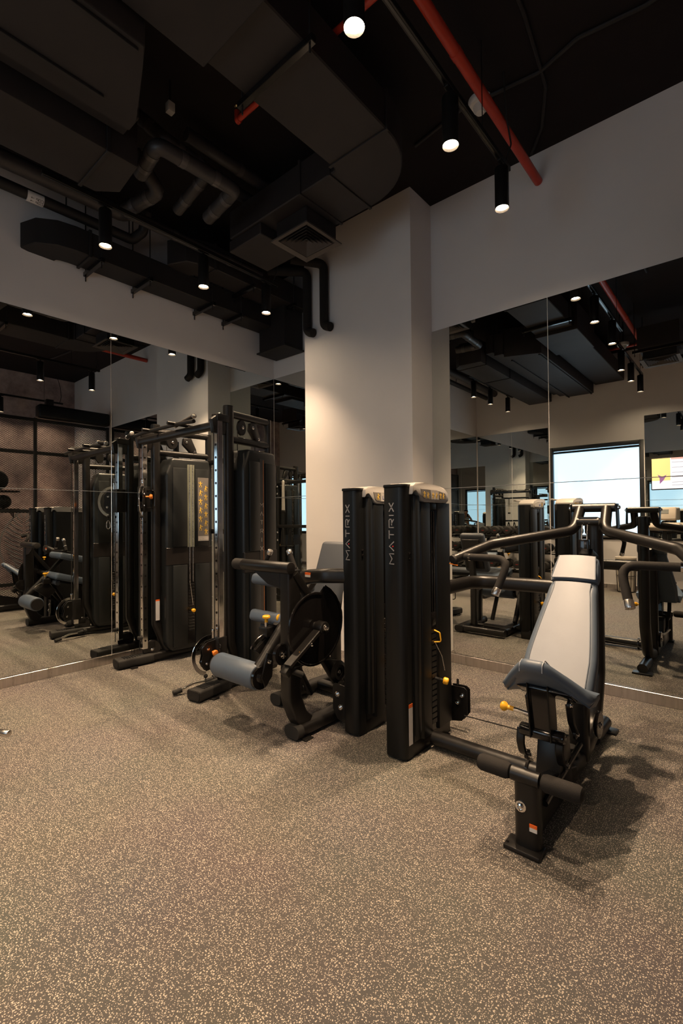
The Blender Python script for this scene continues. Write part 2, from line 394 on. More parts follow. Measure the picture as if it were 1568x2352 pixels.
# ==================================================================== STRUCTURE
def room():
    bm = box(NB(), (XL - .2, YB - .2, -.12), (XM + .2, YR + .2, 0)); struct(bm, 'floor', 'rubber_floor')
    bm = box(NB(), (XL - .2, YB - .2, ZC), (XM + .2, YR + .2, ZC + .12)); struct(bm, 'ceiling', 'ceiling_paint')
    bm = box(NB(), (XL - .2, YB - .2, 0), (XL - .007, YR + .2, ZC)); struct(bm, 'wall_left', 'wall_paint')
    bm = box(NB(), (XL - .007, YR + .007, 0), (XM + .2, YR + .2, ZC)); struct(bm, 'wall_right', 'wall_paint')
    bm = box(NB(), (XM, YB - .2, 0), (XM + .2, YR + .007, ZC)); struct(bm, 'wall_mural', 'mural_concrete')
    bm = box(NB(), (PX0, PY, 0), (PX1, YR + .007, ZC)); struct(bm, 'wall_pillar', 'wall_paint')
    # back wall with two window openings
    bm = NB(); w1, w2, z0, z1 = (-3.13, -1.47), (.32, 1.55), .93, 2.77
    yb0 = YB - .2
    box(bm, (XL - .007, yb0, 0), (XM, YB, z0)); box(bm, (XL - .007, yb0, z1), (XM, YB, ZC))
    box(bm, (XL - .007, yb0, z0), (w1[0], YB, z1)); box(bm, (w1[1], yb0, z0), (w2[0], YB, z1)); box(bm, (w2[1], yb0, z0), (XM, YB, z1))
    struct(bm, 'wall_back', 'wall_paint')
    for i, (a, b) in enumerate((w1, w2)):
        bm = NB(); f = .075
        for lo, hi in (((a, YB - .10, z0), (a + f, YB + .012, z1)), ((b - f, YB - .10, z0), (b, YB + .012, z1)), ((a + f, YB - .10, z1 - f), (b - f, YB + .012, z1)), ((a + f, YB - .10, z0), (b - f, YB + .012, z0 + f))):
            box(bm, lo, hi, .006)
        w = struct(bm, 'window_%d' % (i + 1), 'window_frame', 35)
        bm = box(NB(), (a + f, YB - .075, z0 + f), (b - f, YB - .068, z1 - f)); finish(bm, 'roller_blind', 'blind_cloth', w, 'pale blind glowing with daylight', smooth=None)
        bm = NB(); tube(bm, [(a + f, YB - .06, z1 - f - .03), (b - f, YB - .06, z1 - f - .03)], .022, n=10); finish(bm, 'blind_roller', 'window_frame', w)
    # skirtings
    t = .016
    def skirt(name, lo, hi):
        struct(box(NB(), lo, hi, .002, 1), name, 'brushed_steel', 35)
    skirt('baseboard_left', (XL - .007, YB, 0), (XL + t, YR - .02, SK))
    skirt('baseboard_right', (PX1, YR - t, 0), (XM, YR + .007, SK))
    skirt('baseboard_corner', (XL + t, YR - t, 0), (PX0, YR + .007, SK))
    skirt('baseboard_back', (XL + t, YB, 0), (XM, YB + t, SK))
room()

def mirrors():
    g = .0022; th = .0065
    def wall(label, panes):
        t = thing('wall_mirror', label, 'mirror', panes[0][0])
        for lo, hi in panes:
            part(box(NB(), lo, hi, .0008, 1), 'mirror_pane', 'mirror_glass', t, smooth=None)
    ys = [YB + .02, -.1, 2.032, YR]
    P = []
    for a, b in zip(ys, ys[1:]):
        for z0, z1 in ((SK, SEAM), (SEAM, MT)): P.append(((XL - th, a + g, z0 + g), (XL, b - g, z1 - g)))
    wall('wide mirror wall behind the cable machine, above the steel skirting', P)
    xs = [PX1 + .003, -1.262, .14]; P = []
    for a, b in zip(xs, xs[1:]):
        for z0, z1 in ((SK, SEAM), (SEAM, MT)): P.append(((a + g, YR, z0 + g), (b - g, YR + th, z1 - g)))
    wall('mirror wall behind the press bench, right of the pale pillar', P)
    P = [((XL + .004, YR, z0 + g), (PX0 - .003, YR + th, z1 - g)) for z0, z1 in ((SK, SEAM), (SEAM, MT))]
    wall('narrow mirror strip between room corner and pillar', P)
    P = []
    for a, b in ((-4.68, -3.9), (-3.9, -3.14)):
        for z0, z1 in ((.92, SEAM), (SEAM, MT)): P.append(((a + g, YB, z0 + g), (b - g, YB + th, z1 - g)))
    wall('mirror above the dumbbell rack beside the bright window', P)
    P = []
    for a, b in ((-1.46, -.6), (-.6, .31)):
        for z0, z1 in ((.92, SEAM), (SEAM, MT)): P.append(((a + g, YB, z0 + g), (b - g, YB + th, z1 - g)))
    wall('mirror behind the television between two windows', P)
mirrors()

# ==================================================================== TRACK LIGHTS
def spotlight(x, y, label, power=SPOT_W, beam=86):
    group = None
    t = thing('spotlight', label, 'spotlight', (x, y, 3.5), group)
    bm = NB(); revolve(bm, (x, y, 3.5), (0, 0, 1), [(.038, .012), (.0455, 0), (.047, .004), (.047, .278), (.043, .285), (0, .285)], 24); revolve(bm, (x, y, 3.5), (0, 0, 1), [(.038, .012), (.036, .028)], 24)
    part(bm, 'lamp_body', 'black_metal', t)
    bm = NB(); revolve(bm, (x, y, 3.5), (0, 0, 1), [(0, .018), (.039, .018), (.039, .022), (0, .022)], 24); part(bm, 'lamp_lens', 'lamp_glow', t, 'glowing warm lens')
    bm = NB(); cyl(bm, (x, y, 3.785), (x, y, 3.822), .012, 10); box(bm, (x - .014, y - .05, 3.812), (x + .014, y + .05, 3.826), .003); part(bm, 'track_adaptor', 'black_metal', t)
    ld = bpy.data.lights.new('spot_lamp', 'SPOT'); ld.energy = power; ld.color = SPOT_COL; ld.spot_size = math.radians(beam); ld.spot_blend = 1.0; ld.shadow_soft_size = 0.02
    o = bpy.data.objects.new('spot_lamp', ld); COL.objects.link(o); o.parent = t; o.location = (0, 0, -.004)
def track(x, y0, y1, label, wires):
    t = thing('lighting_track', label, 'light track', (x, (y0 + y1) / 2, 3.824))
    bm = NB(); box(bm, (x - .017, y0, 3.826), (x + .017, y1, 3.86), .002, 1); part(bm, 'rail', 'black_metal', t)
    bm = NB(); box(bm, (x - .006, y0 + .01, 3.8235), (x + .006, y1 - .01, 3.8262)); part(bm, 'rail_slot', 'black_gloss', t)
    for w in wires:
        bm = NB(); tube(bm, [(x, w, 3.86), (x, w, ZC)], .003, n=6); part(bm, 'suspension_wire', 'black_metal', t)
    bm = NB(); tube(bm, [(x, y1 - .06, 3.86), (x + .03, y1 - .02, 4.0), (x + .01, y1 - .05, 4.2), (x + .02, y1 - .12, ZC)], .006, .05, n=6); part(bm, 'feed_cable', 'rubber', t)
LY = (1.59, 2.463, 3.205)
track(-1.272, 1.0, 3.33, 'long black lighting track beside the red pipe above the press bench', (1.3, 2.9))
for y, w in zip(LY, ('last on the red pipe track, farthest from the mirror wall', 'in the middle of the track beside the red pipe', 'at the mirror wall end of the red pipe track')): spotlight(-1.272, y, 'black cylinder spotlight ' + w, SPOT_W * (.5 if y < 2 else 1.1))
track(-3.765, 1.15, 3.36, 'long black lighting track over the cable machine, below the ducts', (1.4, 2.9))
for y, w in zip(LY, ('over the cable machine, farthest from the pillar', 'in the middle of the track over the cable machine', 'beside the pillar, over the cable machine')): spotlight(-3.765, y, 'black cylinder spotlight ' + w, SPOT_W * (.72 if y > 3 else 1))
track(-3.70, -1.5, .5, 'short black lighting track in front of the dumbbell mirror', (-1.3, .3))
for y in (.314, -.4, -1.25): spotlight(-3.70, y, 'black cylinder spotlight near the dumbbell mirror, ' + ('at the inner track end' if y > 0 else 'mid track' if y > -1 else 'at the track end by the mirror'), SPOT_W * (.6 if y > -1 else 1.1))
track(-1.41, -1.5, .5, 'short black lighting track in front of the bright window', (-1.3, .3))
for y in (.29, -.456, -1.3): spotlight(-1.41, y, 'black cylinder spotlight between window and television, ' + ('at the inner track end' if y > 0 else 'mid track' if y > -1 else 'at the track end by the wall'), SPOT_W * (.6 if y > -1 else 1.1))
track(1.58, .6, 3.75, 'long black lighting track inside the wire mesh cage', (.8, 3.4))
for y in (.8, 1.8, 2.65, 3.5): spotlight(1.58, y, 'black cylinder spotlight on the cage track, ' + ('nearest the second window' if y < 1 else 'second from the window end' if y < 2 else 'second from the mirror wall end' if y < 3 else 'nearest the mirror wall'), SPOT_W * .8, 48)

# ==================================================================== CEILING SERVICES
def rect_duct(pts, w, h, name, label, flanges=(), mat='duct_paint', hangers=()):
    base = Vector(pts[0])
    t = thing(name, label, 'air duct', base)
    bm = NB(); sweep(bm, pts, rrect(w, h, .008, 1)); part(bm, 'duct_body', mat, t)
    for (p, ax) in flanges:
        bm = NB(); a, b = w / 2 + .012, h / 2 + .012; p = Vector(p)
        hx = (a, .012, b) if ax == 'y' else (.012, a, b)
        box(bm, p - Vector(hx), p + Vector(hx), .002, 1); part(bm, 'flange', mat, t)
    for (p, ax) in hangers:
        p = Vector(p); a = w / 2 + .07; z = p.z - h / 2
        bm = NB(); q = Vector((a, .018, .0)) if ax == 'y' else Vector((.018, a, 0))
        box(bm, p - q + Vector((0, 0, -h / 2 - .045)), p + q + Vector((0, 0, -h / 2 - .004)), .003, 1); part(bm, 'hanger_bar', 'black_gloss', t)
        for s in (-1, 1):
            e = p + (Vector((a - .03, 0, 0)) if ax == 'y' else Vector((0, a - .03, 0))) * s
            bm = NB(); tube(bm, [(e.x, e.y, z - .09), (e.x, e.y, ZC)], .006, n=6); part(bm, 'hanger_rod', 'duct_dark', t)
    return t
def ducts():
    arc = [(-2.28 + .28 * math.cos(a), 2.545 + .28 * math.sin(a), 4.025) for a in [math.radians(90 * i / 10) for i in range(11)]]
    main = rect_duct([(-2.0, YB + .05, 4.025)] + arc + [(-3.52, 2.825, 4.025)], .49, .25, 'main_air_duct', 'large dark rectangular duct curving over the room to a ceiling diffuser',
              flanges=(((-2.0, 2.52, 4.025), 'y'), ((-2.31, 2.825, 4.025), 'x'), ((-2.62, 2.825, 4.025), 'x')), hangers=(((-2.0, 1.77, 4.025), 'y'),))
    t = main
    bm = box(NB(), (-2.235, .55, 3.845), (-1.70, 1.47, 4.22), .006, 1); part(bm, 'duct_collar', 'duct_paint', t)
    bm = NB(); box(bm, (-3.56, 2.60, 3.80), (-3.12, 3.05, 3.90), .006, 1); part(bm, 'end_box', 'duct_paint', t)
    # square diffuser under the end of the main duct
    def diffuser(cx, cy_, z, h, top, label):
        d = thing('ceiling_diffuser', label, 'air vent', (cx, cy_, z))
        bm = box(NB(), (cx - h * .84, cy_ - h * .84, z + .03), (cx + h * .84, cy_ + h * .84, top), .004, 1); part(bm, 'neck', 'duct_dark', d)
        def ring(h1, z1, h2, z2, th, name, mat):
            bm = NB(); L = []
            for hh, zz in ((h1, z1), (h2, z2), (h2, z2 + th), (h1, z1 + th)):
                L.append([bm.verts.new((cx + a * hh, cy_ + b * hh, zz)) for a, b in ((-1, -1), (1, -1), (1, 1), (-1, 1))])
            for A, B in zip(L, L[1:] + L[:1]):
                for j in range(4): bm.faces.new((A[j], A[(j + 1) % 4], B[(j + 1) % 4], B[j]))
            part(bm, name, mat, d, smooth=None)
        ring(h, z, h * .80, z + .012, .012, 'outer_frame', 'diffuser_grey')
        for k in range(5):
            a = h * (.72 - .135 * k); ring(a, z + .004, max(a - h * .10, .004), z + .030, .003, 'louvre', 'diffuser_grey')
        return d
    diffuser(-2.855, 2.885, 3.735, .215, 3.897, 'square black louvred diffuser under the duct by the pillar')
    rect_duct([(-.95, -.55, 3.9), (-.95, .35, 3.9)], .5, .3, 'stub_air_duct', 'short dark duct with a diffuser hung in front of the television', hangers=(((-.95, -.40, 3.9), 'y'), ((-.95, .28, 3.9), 'y')))
    diffuser(-.95, .0, 3.60, .24, 3.748, 'square black diffuser on the short duct facing the television')
    # two big air-handling boxes at the top left
    t = thing('air_handler', 'big dark air handling unit with stepped underside, hung from ceiling', 'air handler', (-2.6, .2, 3.7))
    bm = prism(NB(), [(-2.26, YB + .1, 3.74), (-2.26, 1.15, 3.74), (-2.36, 1.19, 3.74), (-2.74, 1.34, 3.74), (-2.74, YB + .1, 3.74)], (0, 0, .42), .006, 1); part(bm, 'unit_body', 'duct_paint', t)
    for a, b, z, y in ((-2.88, -2.745, 3.78, 1.36), (-3.0, -2.885, 3.83, 1.38)):
        bm = box(NB(), (a, YB + .1, z), (b, y, 4.1), .006, 1); part(bm, 'side_step', 'duct_paint', t)
    for x in (-2.30, -2.70):
        bm = box(NB(), (x - .012, YB + .1, 3.722), (x + .012, 1.13, 3.738), .002, 1); part(bm, 'seam_rail', 'duct_dark', t)
    for y in (-1.2, .0, 1.05):
        for x in (-2.28, -2.95):
            bm = NB(); tube(bm, [(x, y, 4.1), (x, y, ZC)], .006, n=6); part(bm, 'hanger_rod', 'duct_dark', t)
    t = thing('air_duct', 'wide flat dark duct beside the air handling unit', 'air duct', (-3.25, 0, 3.7))
    bm = prism(NB(), [(-3.03, YB + .1, 3.70), (-3.03, 1.49, 3.70), (-3.36, 1.52, 3.70), (-3.48, 1.40, 3.70), (-3.48, YB + .1, 3.70)], (0, 0, .34), .008, 2); part(bm, 'duct_body', 'duct_paint', t)
    for y in (.35, 1.30):
        part(box(NB(), (-3.49, y - .012, 3.69), (-3.02, y + .012, 4.05), .002, 1), 'flange', 'duct_dark', t)
    for y in (-1.0, .9):
        bm = NB(); tube(bm, [(-3.42, y, 4.03), (-3.42, y, ZC)], .006, n=6); part(bm, 'hanger_rod', 'duct_dark', t)
    # duct running along the left wall, elbow into the wall, drop box in the corner
    zc = 3.815; arc = [(-4.75 + .235 * math.cos(a), 1.72 - .30 + .30 * math.sin(a) , zc) for a in [math.radians(-2 + 92 * i / 8) for i in range(9)]]
    t = rect_duct([(-4.515, YR - .12, zc), (-4.515, 1.62, zc), (-4.535, 1.52, zc), (-4.59, 1.44, zc), (-4.72, 1.40, zc)], .27, .22, 'wall_air_duct', 'black duct along the left wall, curving into the plaster', mat='duct_dark',
              flanges=(((-4.515, 1.72, zc), 'y'),), hangers=(((-4.515, 1.80, zc), 'y'), ((-4.515, 2.25, zc), 'y'), ((-4.515, 2.95, zc), 'y'), ((-4.515, 3.33, zc), 'y')))
    bm = box(NB(), (-4.60, 3.80, 3.43), (-4.14, YR - .015, 3.96), .004, 1); box(bm, (-4.625, 3.775, 3.415), (-4.11, YR - .012, 3.432), .002, 1); part(bm, 'drop_box', 'duct_dark', t)
    t = rect_duct([(-4.20, 4.10, 4.03), (-4.20, 2.75, 4.03), (-4.25, 2.62, 4.03), (-4.40, 2.56, 4.03)], .27, .25, 'upper_air_duct', 'dark duct with open bent end above the long wall duct', mat='duct_paint',
              flanges=(((-4.20, 2.80, 4.03), 'y'),), hangers=(((-4.20, 3.25, 4.03), 'y'), ((-4.20, 3.85, 4.03), 'y')))
ducts()
def pipes():
    bm = NB(); tube(bm, [(-1.318, YB, 4.2), (-1.318, YR, 4.2)], .034, n=16)
    t = thing('sprinkler_pipe', 'red painted sprinkler pipe running to the wall above the mirror', 'pipe', (-1.318, 2, 4.2)); part(bm, 'main_pipe', 'red_paint', t)
    for y in (2.62, .4):
        bm = NB(); cyl(bm, (-1.318, y, 4.2), (-1.318, y + .05, 4.2), .037); part(bm, 'coupling', 'red_paint', t)
    bm = NB(); tube(bm, [(-1.318, 2.06, 4.2), (-2.72, 2.06, 4.2), (-2.72, 2.06, 4.27)], .019, .03); part(bm, 'branch_pipe', 'red_paint', t)
    for x in (-2.45, -2.72):
        bm = NB(); cyl(bm, (x, 2.06, 4.2), (x + .03, 2.06, 4.2), .024); part(bm, 'branch_coupling', 'red_paint', t)
    bm = NB(); revolve(bm, (-2.72, 2.06, 4.26), (0, 0, 1), [(0, 0), (.016, 0), (.012, .03), (.02, .04), (.02, .044), (0, .044)], 12); part(bm, 'sprinkler_head', 'brass', t, 'brass sprinkler head')
    bm = NB(); tube(bm, [(-4.3, -1.15, 4.285), (-.3, -1.15, 4.285)], .024)
    single(bm, 'sprinkler_pipe', 'red_paint', 'thin red pipe under the ceiling above the window', 'pipe')
    # insulated chilled-water pipes
    def ins(pts, r, label, rad=.06):
        t = thing('insulated_pipe', label, 'pipe', pts[0])
        part(tube(NB(), pts, r, rad, n=14), 'pipe_body', 'insulation', t)
        Q = [Vector(p) for p in pts]
        for a_, b_ in zip(Q, Q[1:]):
            L_ = (b_ - a_).length; d_ = (b_ - a_).normalized()
            for f_ in ((.3, .72) if L_ > .3 else (.5,)):
                c_ = a_ + d_ * (L_ * f_); part(tube(NB(), [c_ - d_ * .022, c_ + d_ * .022], r * 1.05, n=14), 'tape_band', 'tape_band', t)
    ins([(-3.34, 1.66, 3.90), (-2.99, 1.60, 3.90), (-2.96, 2.22, 3.90), (-3.40, 2.27, 3.89)], .052, 'wrapped black pipe bent around the outside of the pipe cluster')
    ins([(-3.20, 1.56, 4.20), (-3.09, 1.72, 4.06), (-3.09, 2.08, 4.03), (-3.62, 2.12, 3.98)], .046, 'wrapped black pipe bent inside the pipe cluster')
    ins([(-3.88, 1.80, 3.93), (-3.46, 1.87, 3.93), (-3.44, 1.66, 4.12)], .052, 'wrapped black pipe with foil tape under the flat duct')
    ins([(-3.20, 1.95, 4.30), (-3.20, 3.6, 4.30)], .05, 'straight black pipe running behind the pipe cluster')
    ins([(-3.42, 2.0, 4.28), (-3.42, 3.7, 4.28)], .05, 'second straight black pipe beside the diffuser duct')
    ins([(-3.97, 1.86, 3.98), (-3.97, 3.30, 4.0)], .045, 'black pipe running above the left lighting track')
    t = thing('drain_pipe', 'long black pipe with white flow label near the left wall', 'pipe', (-4.45, 0, 4.0))
    part(tube(NB(), [(-4.45, YB + .01, 4.03), (-4.45, 2.13, 4.06), (-4.38, 2.2, 4.14), (-4.30, 2.2, 4.3)], .045, .06), 'pipe_body', 'duct_dark', t)
    b = NB(); cyl(b, (-4.45, 1.25, 4.047), (-4.45, 1.37, 4.049), .0465, 24); part(b, 'flow_label', 'sticker_white', t, 'white label marked COP with arrows')
    b = NB()
    for k, (dx_, dz_) in enumerate(((.038, -.029), (.018, -.0445))):
        nrm = Vector((dx_, 0, dz_)).normalized(); up = Vector((0, 1, 0)).cross(nrm)
        letters(b, 'COP >', Vector((-4.45, 1.364, 4.048)) + nrm * .0475 + up * .009, (0, -1, 0), -up, .018, .25, .16, .0006)
    part(b, 'label_print', 'letter_black', t, kind='stuff')
    for y in (-.5, 1.55, 2.1):
        b = NB(); tube(b, [(-4.45, y, 4.08), (-4.45, y, ZC)], .006, n=6); part(b, 'hanger_rod', 'duct_dark', t)
    t = thing('thick_pipe', 'thick black pipe running beside the labelled pipe', 'pipe', (-4.27, 0, 4.1))
    part(tube(NB(), [(-4.26, YB + .01, 4.09), (-4.26, 1.95, 4.14), (-4.05, 2.0, 4.12)], .065, .08, n=18), 'pipe_body', 'insulation', t)
    for y in (-.3, 1.45):
        b = NB(); tube(b, [(-4.26, y, 4.15), (-4.26, y, ZC)], .006, n=6); part(b, 'hanger_rod', 'duct_dark', t)
    for x, xs, lab in ((-3.655, -3.98, 'black insulated pipe bending down the pillar near its left edge'), (-3.405, -3.62, 'black insulated pipe bending down the pillar beside the first')):
        single(tube(NB(), [(xs, 3.42, 4.10), (x, 3.695, 4.08), (x, 3.695, 3.42), (x + .09, 3.695, 3.385)], .047, .07, n=16), 'refrigerant_pipe', 'foam', lab, 'pipe')
    # conduits and cables on the ceiling
    def cond(pts, r, label): single(tube(NB(), pts, r, .12, n=8), 'ceiling_conduit', 'duct_dark', label, 'conduit')
    cond([(-1.45, 3.30, 4.435), (-1.06, 3.36, 4.435), (-.80, 3.28, 4.435), (-.43, 3.34, 4.435), (.6, 3.2, 4.435)], .014, 'dark conduit crossing the ceiling right of the red pipe')
    cond([(-.95, 1.2, 4.435), (-1.0, 2.91, 4.435), (-1.06, 3.5, 4.435), (-1.20, 3.85, 4.435), (-1.36, 4.08, 4.435)], .012, 'thin dark conduit running to the wall above the mirror')
    cond([(-2.05, 3.35, 4.435), (-1.55, 3.27, 4.435)], .014, 'short dark conduit between duct elbow and detector')
    cond([(-2.62, 1.2, 4.40), (-2.62, 3.6, 4.40)], .022, 'straight dark conduit between air handler and main duct')
    def det(x, y, label, drop=0.0):
        ZC = 4.45 - drop
        t = thing('smoke_detector', label, 'smoke detector', (x, y, ZC - .09))
        if drop: part(tube(NB(), [(x, y, ZC), (x, y, 4.45)], .010, n=8), 'drop_stem', 'duct_dark', t)
        b = NB(); revolve(b, (x, y, ZC), (0, 0, -1), [(0, 0), (.085, 0), (.085, .03), (.075, .045), (0, .045)], 24); part(b, 'mounting_plate', 'white_plastic', t)
        b = NB(); revolve(b, (x, y, ZC - .045), (0, 0, -1), [(.05, 0), (.045, .03), (.03, .05), (0, .052)], 20); part(b, 'sensor_dome', 'white_plastic', t)
    det(-1.47, 3.316, 'white round ceiling detector beside the red pipe')
    det(-1.50, -.39, 'white round detector hung on a stem in front of the window', .34)
    det(-4.12, -1.30, 'white round ceiling detector in the corner by the dumbbells')
    t = thing('ceiling_sensor', 'small white box sensor on the dark ceiling above the pipes', 'sensor', (-3.0, 1.72, 4.25))
    part(box(NB(), (-3.06, 1.70, 4.22), (-3.01, 1.75, 4.29), .006), 'sensor_box', 'white_plastic', t)
    part(tube(NB(), [(-3.035, 1.725, 4.285), (-3.035, 1.725, ZC)], .008, n=8), 'sensor_stem', 'duct_dark', t)
pipes()

# ==================================================================== WEIGHT STACK TOWER (part of the two leg / press machines)
def warning(t, lo, hi, axis_top=.25, name='warning_label'):
    """white sticker with an orange head; lo/hi box"""
    lo, hi = Vector(lo), Vector(hi); zt = hi.z - (hi.z - lo.z) * axis_top
    o = part(box(NB(), lo, (hi.x, hi.y, zt)), name, 'sticker_white', t, 'white warning sticker with orange head', smooth=None)
    part(box(NB(), (lo.x, lo.y, zt), hi), 'label_head', 'sticker_orange', o, smooth=None)
    return o
def tower(t, x0, x1, y0, y1, kind):
    f = x1 + .022
    col = [(x0, y0 + .012), (x0 + .012, y0), (x1 - .032, y0), (x1 - .018, y0 + .004), (x1 - .006, y0 + .015), (x1, y0 + .032), (x1, y0 + .085), (x0, y0 + .085)]
    part(prism(NB(), [(a, b, .012) for a, b in col], (0, 0, 1.535), .003, 1), 'tower_column', 'black_plastic', t)
    part(prism(NB(), [(a + (.004 if a > x0 + .02 else -.004), b - .004, 1.545) for a, b in col], (0, 0, .018), .005, 2), 'column_cap', 'black_plastic', t)
    part(box(NB(), (x0 + .005, y0 + .03, 0), (x1 - .005, y1 - .02, .10), .006), 'tower_base', 'black_metal', t)
    core = [(x1 + .002, y0 + .088), (x1 + .006, y1 - .10), (x1 - .01, y1 - .03), (x1 - .05, y1 - .005), (x0 + .02, y1 - .005), (x0 - .02, y1 - .05), (x0 - .022, y0 + .12), (x0 - .005, y0 + .088)]
    part(prism(NB(), [(a, b, .085) for a, b in core], (0, 0, 1.42), .006, 2), 'shroud_core', 'black_plastic', t)
    # side shell: curved front panel with a slot left open between two leaves
    def leaf(ya, yb, z0, z1, nm, tl=0.0):
        prof = [(ya, f - .016), (ya + .010, f), (yb - .010, f), (yb, f - .012), (yb, x1 - .002), (ya, x1 - .002)]
        lo = [Vector((x, y, z0)) for y, x in prof]
        part(prism(NB(), lo, (0, 0, z1 - z0), .004, 2), nm, 'black_plastic', t)
    leaf(y0 + .095, y0 + .150, .12, 1.50, 'side_trim'); leaf(y0 + .154, y0 + .268, .085, 1.46, 'shroud_panel'); leaf(y0 + .335, y1 - .04, .085, 1.46, 'shroud_panel')
    part(box(NB(), (x1 - .002, y0 + .262, 1.415), (f - .002, y0 + .341, 1.46), .008), 'slot_head', 'black_plastic', t)
    part(box(NB(), (x1 + .0015, y0 + .270, .09), (x1 + .008, y0 + .333, 1.414)), 'slot_back', 'black_gloss', t)
    for k in range(2):
        bm = NB(); tube(bm, [(x1 + .013, y0 + .287 + .028 * k, .74), (x1 + .013, y0 + .287 + .028 * k, 1.41)], .005, n=8); part(bm, 'guide_rod', 'black_gloss', t)
    bm = NB()
    for k in range(17):
        z = .13 + .034 * k; box(bm, (x1 + .006, y0 + .272, z), (x1 + .015, y0 + .331, z + .030), .003, 1)
    part(bm, 'weight_stack', 'black_metal', t, 'stack of black weight plates seen through the slot', kind='stuff')
    part(box(NB(), (x1 + .006, y0 + .272, .72), (x1 + .017, y0 + .331, .80), .004), 'stack_head', 'black_gloss', t)
    # selector clip, cord and pin
    ys = y0 + .315
    bm = NB(); sweep(bm, [(x1 + .012, ys - .01, .690), (f + .022, ys + .002, .676), (f + .030, ys + .004, .622), (x1 + .012, ys - .01, .618)], rrect(.012, .007, .002, 1), .012); part(bm, 'selector_clip', 'yellow', t, 'yellow plastic clip')
    bm = NB(); tube(bm, [(x1 + .016, ys - .008, .62), (f + .02, ys + .03, .53), (f + .03, ys + .045, .44)], .0025, .05, n=6); part(bm, 'pin_cord', 'satin_steel', t)
    bm = NB(); cyl(bm, (x1 + .005, ys - .005, .40), (f + .035, ys + .025, .385), .009, 10); pin = part(bm, 'selector_pin', 'rubber', t)
    bm = NB(); d = Vector((1, .5, -.25)).normalized(); revolve(bm, Vector((f + .030, ys + .022, .387)), d, [(0, 0), (.014, 0), (.021, .006), (.021, .026), (.016, .032), (.008, .030), (0, .024)], 16); part(bm, 'pin_knob', 'yellow', pin, 'yellow round knob')
    # grey top cover with inset placard
    capf = f + .004
    pr = [(y0 + .062, 1.502), (y0 + .066, 1.555), (y0 + .10, 1.574), (y0 + .20, 1.577), (y0 + .33, 1.570), (y0 + .435, 1.552), (y0 + .478, 1.522), (y0 + .482, 1.476), (y0 + .455, 1.460), (y0 + .185, 1.462), (y0 + .155, 1.474), (y0 + .105, 1.535), (y0 + .085, 1.535)]
    part(prism(NB(), [(x0 - .02, a, b) for a, b in pr], (capf - x0 + .02, 0, 0), .006, 2), 'top_cover', 'grey_plastic', t, 'light grey top cover')
    part(box(NB(), (x0 - .045, y0 + .30, 1.545), (x0 - .015, y1 + .01, 1.565), .006), 'cover_lip', 'grey_plastic', t)
    q = [(y0 + .145, 1.540), (y0 + .33, 1.536), (y0 + .435, 1.522), (y0 + .452, 1.500), (y0 + .448, 1.482), (y0 + .30, 1.478), (y0 + .185, 1.482), (y0 + .165, 1.495)]
    pl = part(prism(NB(), [(capf - .002, a, b) for a, b in q], (.004, 0, 0), .001, 1), 'placard', 'placard_grey', t, 'exercise placard')
    X = capf + .003
    if kind == 'press':
        part(prism(NB(), [(X - .001, a, b) for a, b in ((y0 + .255, 1.5365), (y0 + .352, 1.534), (y0 + .352, 1.480), (y0 + .265, 1.480))], (.0015, 0, 0)), 'placard_panel', 'placard_light', pl, smooth=None)
        bm = NB()
        for k, (yy, zz) in enumerate(((.185, 1.49), (.225, 1.486), (.285, 1.487), (.325, 1.487), (.375, 1.485), (.412, 1.485))):
            figure(bm, (X + .001, y0 + yy, zz), (0, 1, 0), (0, 0, 1), .036, k, .0006)
        part(bm, 'pictograms', 'pictogram', pl, kind='stuff')
    else:
        part(prism(NB(), [(X - .001, a, b) for a, b in ((y0 + .225, 1.537), (y0 + .43, 1.521), (y0 + .445, 1.484), (y0 + .225, 1.481))], (.0015, 0, 0)), 'placard_panel', 'placard_light', pl, smooth=None)
        bm = NB(); figure(bm, (X + .001, y0 + .195, 1.490), (0, 1, 0), (0, 0, 1), .042, 1, .0006); part(bm, 'pictograms', 'pictogram', pl)
        bm = NB(); letters(bm, 'Leg', (X + .001, y0 + .245, 1.497), (0, 1, 0), (0, 0, 1), .020, .3, .2, .0004); part(bm, 'placard_text', 'letter_blue', pl)
    # lettering up the column front: reads upward
    h = .0315; cx = (x0 + x1) / 2 - .010
    bm = NB(); sp = letters(bm, 'MATRIX', (cx + h / 2, y0 - .001, 1.108), (0, 0, 1), (-1, 0, 0), h, .52, .19, .0012, sx=1.6)
    part(bm, 'brand_lettering', 'letter_grey', t, 'grey lettering reading MATRIX', kind='stuff')
    p = sp['A'] ; bm = NB(); cyl(bm, (p.x + .001, y0 - .0025, p.z), (p.x + .001, y0, p.z), .0042, 10); part(bm, 'brand_dot', 'red_dot', t)
    if kind == 'press': warning(t, (x1 - .001, y0 + .036, .085), (x1 + .0015, y0 + .074, .315), .09)
    for z in (1.165, 1.135): bolt(t, (x1, y0 + .06, z), (1, 0, 0), .007, 'black_gloss')

